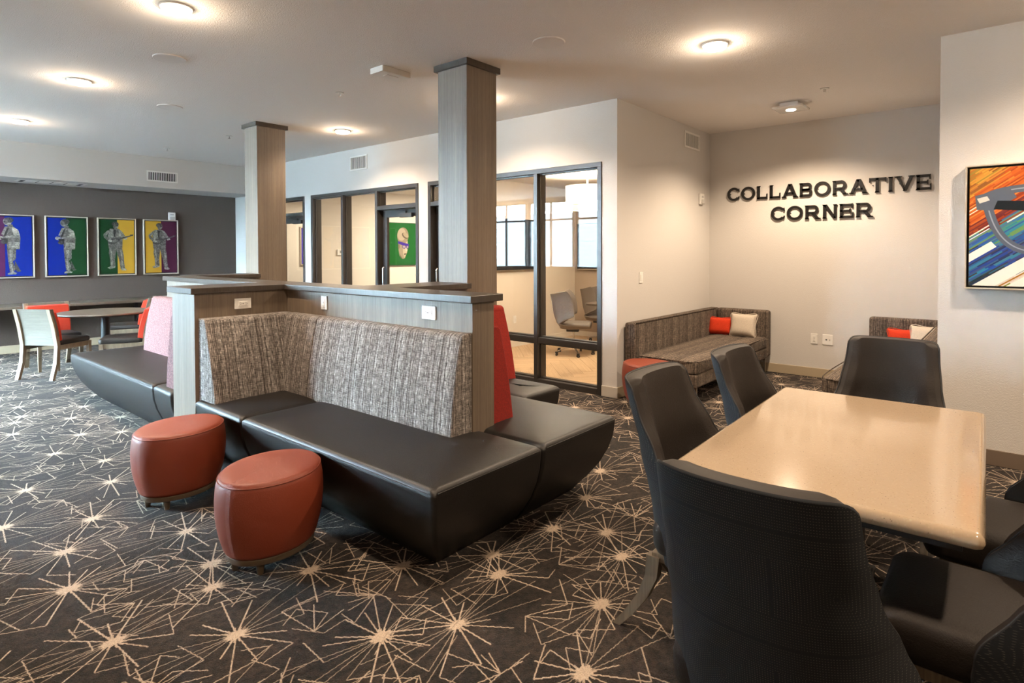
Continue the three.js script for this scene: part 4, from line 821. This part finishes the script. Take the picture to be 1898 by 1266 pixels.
{ // faces +z
  const c = [];
  const bk = (z, y) => z; const pts = (off, y0, y1) => { const o = []; for (let i = 0; i <= 8; i++) { const y = y0 + (y1 - y0) * i / 8, k = (y - .4) / .44; o.push([y, -.23 - .075 * k * k - .02 * k + off]); } return o; };
  const o = pts(0, .40, .84), q = pts(.026, .40, .84).reverse(), s = new THREE.Shape([...o, ...q].map(([y, z]) => new THREE.Vector2(z, y)));
  const g = new THREE.ExtrudeGeometry(s, { depth: .50, bevelEnabled: false }); g.rotateY(-PI / 2).translate(.25, 0, 0); g.scale(1, 1, 1);
  const p = g.attributes.position; for (let i = 0; i < p.count; i++) { const x = p.getX(i), y = p.getY(i), z = p.getZ(i); p.setXYZ(i, x, y, z); }
  // shape was drawn with z as x: put it back
  const g2 = new THREE.ExtrudeGeometry(new THREE.Shape([...o, ...q].map(([y, z]) => new THREE.Vector2(-z, y))), { depth: .50, bevelEnabled: false }); g2.rotateY(PI / 2).translate(-.25, 0, 0);
  put('back_panel', boxUV(g2), M.pale, side);
  const pad = new THREE.ExtrudeGeometry(new THREE.Shape([...pts(.028, .455, .80), ...pts(.075, .465, .79).reverse()].map(([y, z]) => new THREE.Vector2(-z, y))), { depth: .43, bevelEnabled: true, bevelThickness: .012, bevelSize: .012, bevelSegments: 3 }); pad.rotateY(PI / 2).translate(-.215, 0, 0);
  put('back_pad', boxUV(pad), M.pad, side);
  put('seat', cushion(-.232, .232, -.2, .26, [[.40, .01, .04], [.41, 0, .045], [.45, 0, .045], [.462, .015, .045], [.468, .06, .05]], [1, 1, 1, 1], .045), M.chairLeather, side);
  put('seat_rail', [bx(-.225, .225, .345, .40, .215, .245), bx(-.235, -.21, .345, .40, -.22, .215), bx(.21, .235, .345, .40, -.22, .215)], M.leg, side);
  for (const k of [-1, 1]) { put('leg', bar([[k * .222, .84, -.312], [k * .226, .62, -.256], [k * .228, .40, -.222], [k * .228, .2, -.24], [k * .228, 0, -.30]], .046, .05, .046, .036), M.leg, side); put('leg', bar([[k * .222, .40, .228], [k * .222, 0, .232]], .042, .042, .03, .03), M.leg, side); put('stretcher', bar([[k * .226, .215, -.22], [k * .222, .215, .22]], .02, .02, .02, .02), M.leg, side); }
}
const face = (dx, dz) => Math.atan2(dx, dz);
side.rotation.y = face(-.54, -.84);
copy(side, 'orange-padded side chair at the far left of the round table, its pad facing us', [-9.57, 0, -2.04], face(1, -.06));
copy(side, 'orange-padded side chair seen edge-on beside the pale pink booth back', [-8.46, 0, -2.53], face(-.42, .907));
copy(side, 'orange-padded side chair at the counter, only its top corner showing', [-9.95, 0, -3.0], face(-.42, .907));

// ---------- meeting room ----------
const wheel = (() => { const g = new THREE.TorusGeometry(.018, .012, 10, 20); return g; })();
const oc = thing('office_chair', 'grey-brown upholstered swivel chair on casters, nearer one in the meeting room', 'office chair', [-4.85, 0, -7.12], 0, 'swivel chairs in the meeting room');
{ // faces +z; one-piece tub
  const P = (s, t, off) => { // s across, t from seat front (0) over the seat to the back top (1)
    const path = [[.25, .455], [.12, .44], [-.05, .425], [-.17, .43], [-.235, .50], [-.262, .62], [-.285, .76], [-.315, .885]];
    const f = t * (path.length - 1), i = Math.min(path.length - 2, Math.floor(f)), u = f - i, z0 = path[i][0] + (path[i + 1][0] - path[i][0]) * u, y0 = path[i][1] + (path[i + 1][1] - path[i][1]) * u;
    const hw = .245 + .03 * Math.sin(PI * Math.min(1, t * 1.2)) - .02 * t, a = Math.abs(s), lift = Math.pow(a, 3) * (t < .45 ? .055 * (t / .45) : .055 + .06 * Math.sin((t - .45) / .55 * PI)), fw = t > .45 ? Math.pow(a, 2.2) * (.24 + .05 * Math.sin((t - .45) / .55 * PI)) * Math.min(1, (t - .45) / .12) : 0;
    const ny = t < .5 ? 1 : Math.max(0, 1 - (t - .5) * 5), nz = 1 - ny;
    return [s * hw, y0 + lift + off * ny, z0 + fw + off * nz * .9, s * hw, t];
  };
  const mk = (o) => { const r = []; for (let i = 0; i <= 30; i++) { r.push([]); for (let j = 0; j <= 16; j++) r[i].push(P(-1 + j / 8, i / 30, typeof o === 'function' ? o(-1 + j / 8, i / 30) : o)); } return r; };
  const A = mk((s, t) => -.055 * (1 - .75 * Math.pow(Math.abs(s), 4)) * (1 - .5 * t)), B = mk(0), bord = (G) => { const o = []; for (let j = 0; j <= 16; j++) o.push(G[0][j]); for (let i = 1; i <= 30; i++) o.push(G[i][16]); for (let j = 15; j >= 0; j--) o.push(G[30][j]); for (let i = 29; i > 0; i--) o.push(G[i][0]); return o; };
  put('shell', [gridGeo(B, false), gridGeo(A.map((r) => r.slice().reverse()), false), gridGeo([bord(A), bord(B)], true)], M.officeChair, oc);
  put('seat_pad', cushion(-.225, .225, -.18, .255, [[.43, .02, .05], [.445, 0, .06], [.47, .004, .06], [.482, .03, .06], [.486, .08, .06]], [1, 1, 1, 1], .06), M.officeChair, oc);
  put('mechanism', [bx(-.06, .06, .345, .385, -.1, .08, .01), tube([[.05, .36, .02], [.16, .355, .03], [.22, .345, .03]], .007, 10, 6)], M.black, oc);
  put('gas_lift', [cyl(.014, .014, .14, 0, .21, 0, 16), cyl(.024, .024, .14, 0, .085, 0, 16)], M.chrome, oc);
  for (let i = 0; i < 5; i++) { const a = i / 5 * 2 * PI + .3, c = Math.cos(a), s = Math.sin(a); const l = put('base_arm', bar([[c * .02, .115, s * .02], [c * .15, .105, s * .15], [c * .275, .078, s * .275]], .032, .032, .02, .02), M.chrome, oc); put('caster', [wheel.clone().rotateY(-a + .6).translate(c * .28, .03, s * .28), cyl(.022, .022, .02, c * .28, .05, s * .28, 10)], M.black, l); }
}
oc.rotation.y = face(1, -.55);
copy(oc, 'grey-brown swivel chair farther back, cut by the frame beyond the meeting table', [-5.1, 0, -8.25], face(1, -.2));
{
  const t = thing('meeting_table', 'dark-topped meeting table seen at the edge of the glass pane', 'table', [-4.18, 0, -7.88]);
  put('tabletop', cushion(-.62, .55, -.6, .6, [[.715, .012, .1], [.72, 0, .1], [.742, 0, .1], [.747, .008, .1]], [1, 1, 1, 1], .1, 8), M.tableWood, t);
  put('pedestal', cyl(.06, .05, .68, 0, .035, 0), M.black, t); put('base', cyl(.3, .28, .035, 0, 0, 0, 40), M.black, t);
}
for (const [l, pos, turn, w] of [['dark wall screen on the left wall of the meeting room, mirroring the windows', [-5.949, 1.612, -6.86], PI / 2, 1.40], ['dark wall screen at the back of the meeting room beside the drum lamp', [-5.16, 1.59, -8.762], 0, 1.40]]) {
  const t = thing('wall_screen', l, 'screen', pos, turn);
  put('housing', bx(-w / 2, w / 2, -.40, .40, .004, .05, .006), M.black, t); put('display', bx(-w / 2 + .012, w / 2 - .012, -.375, .388, .05, .052), M.screen, t); put('lower_trim', bx(-w / 2, w / 2, -.402, -.39, .05, .054, .001), M.chrome, t);
}
renderer.render(scene, camera);
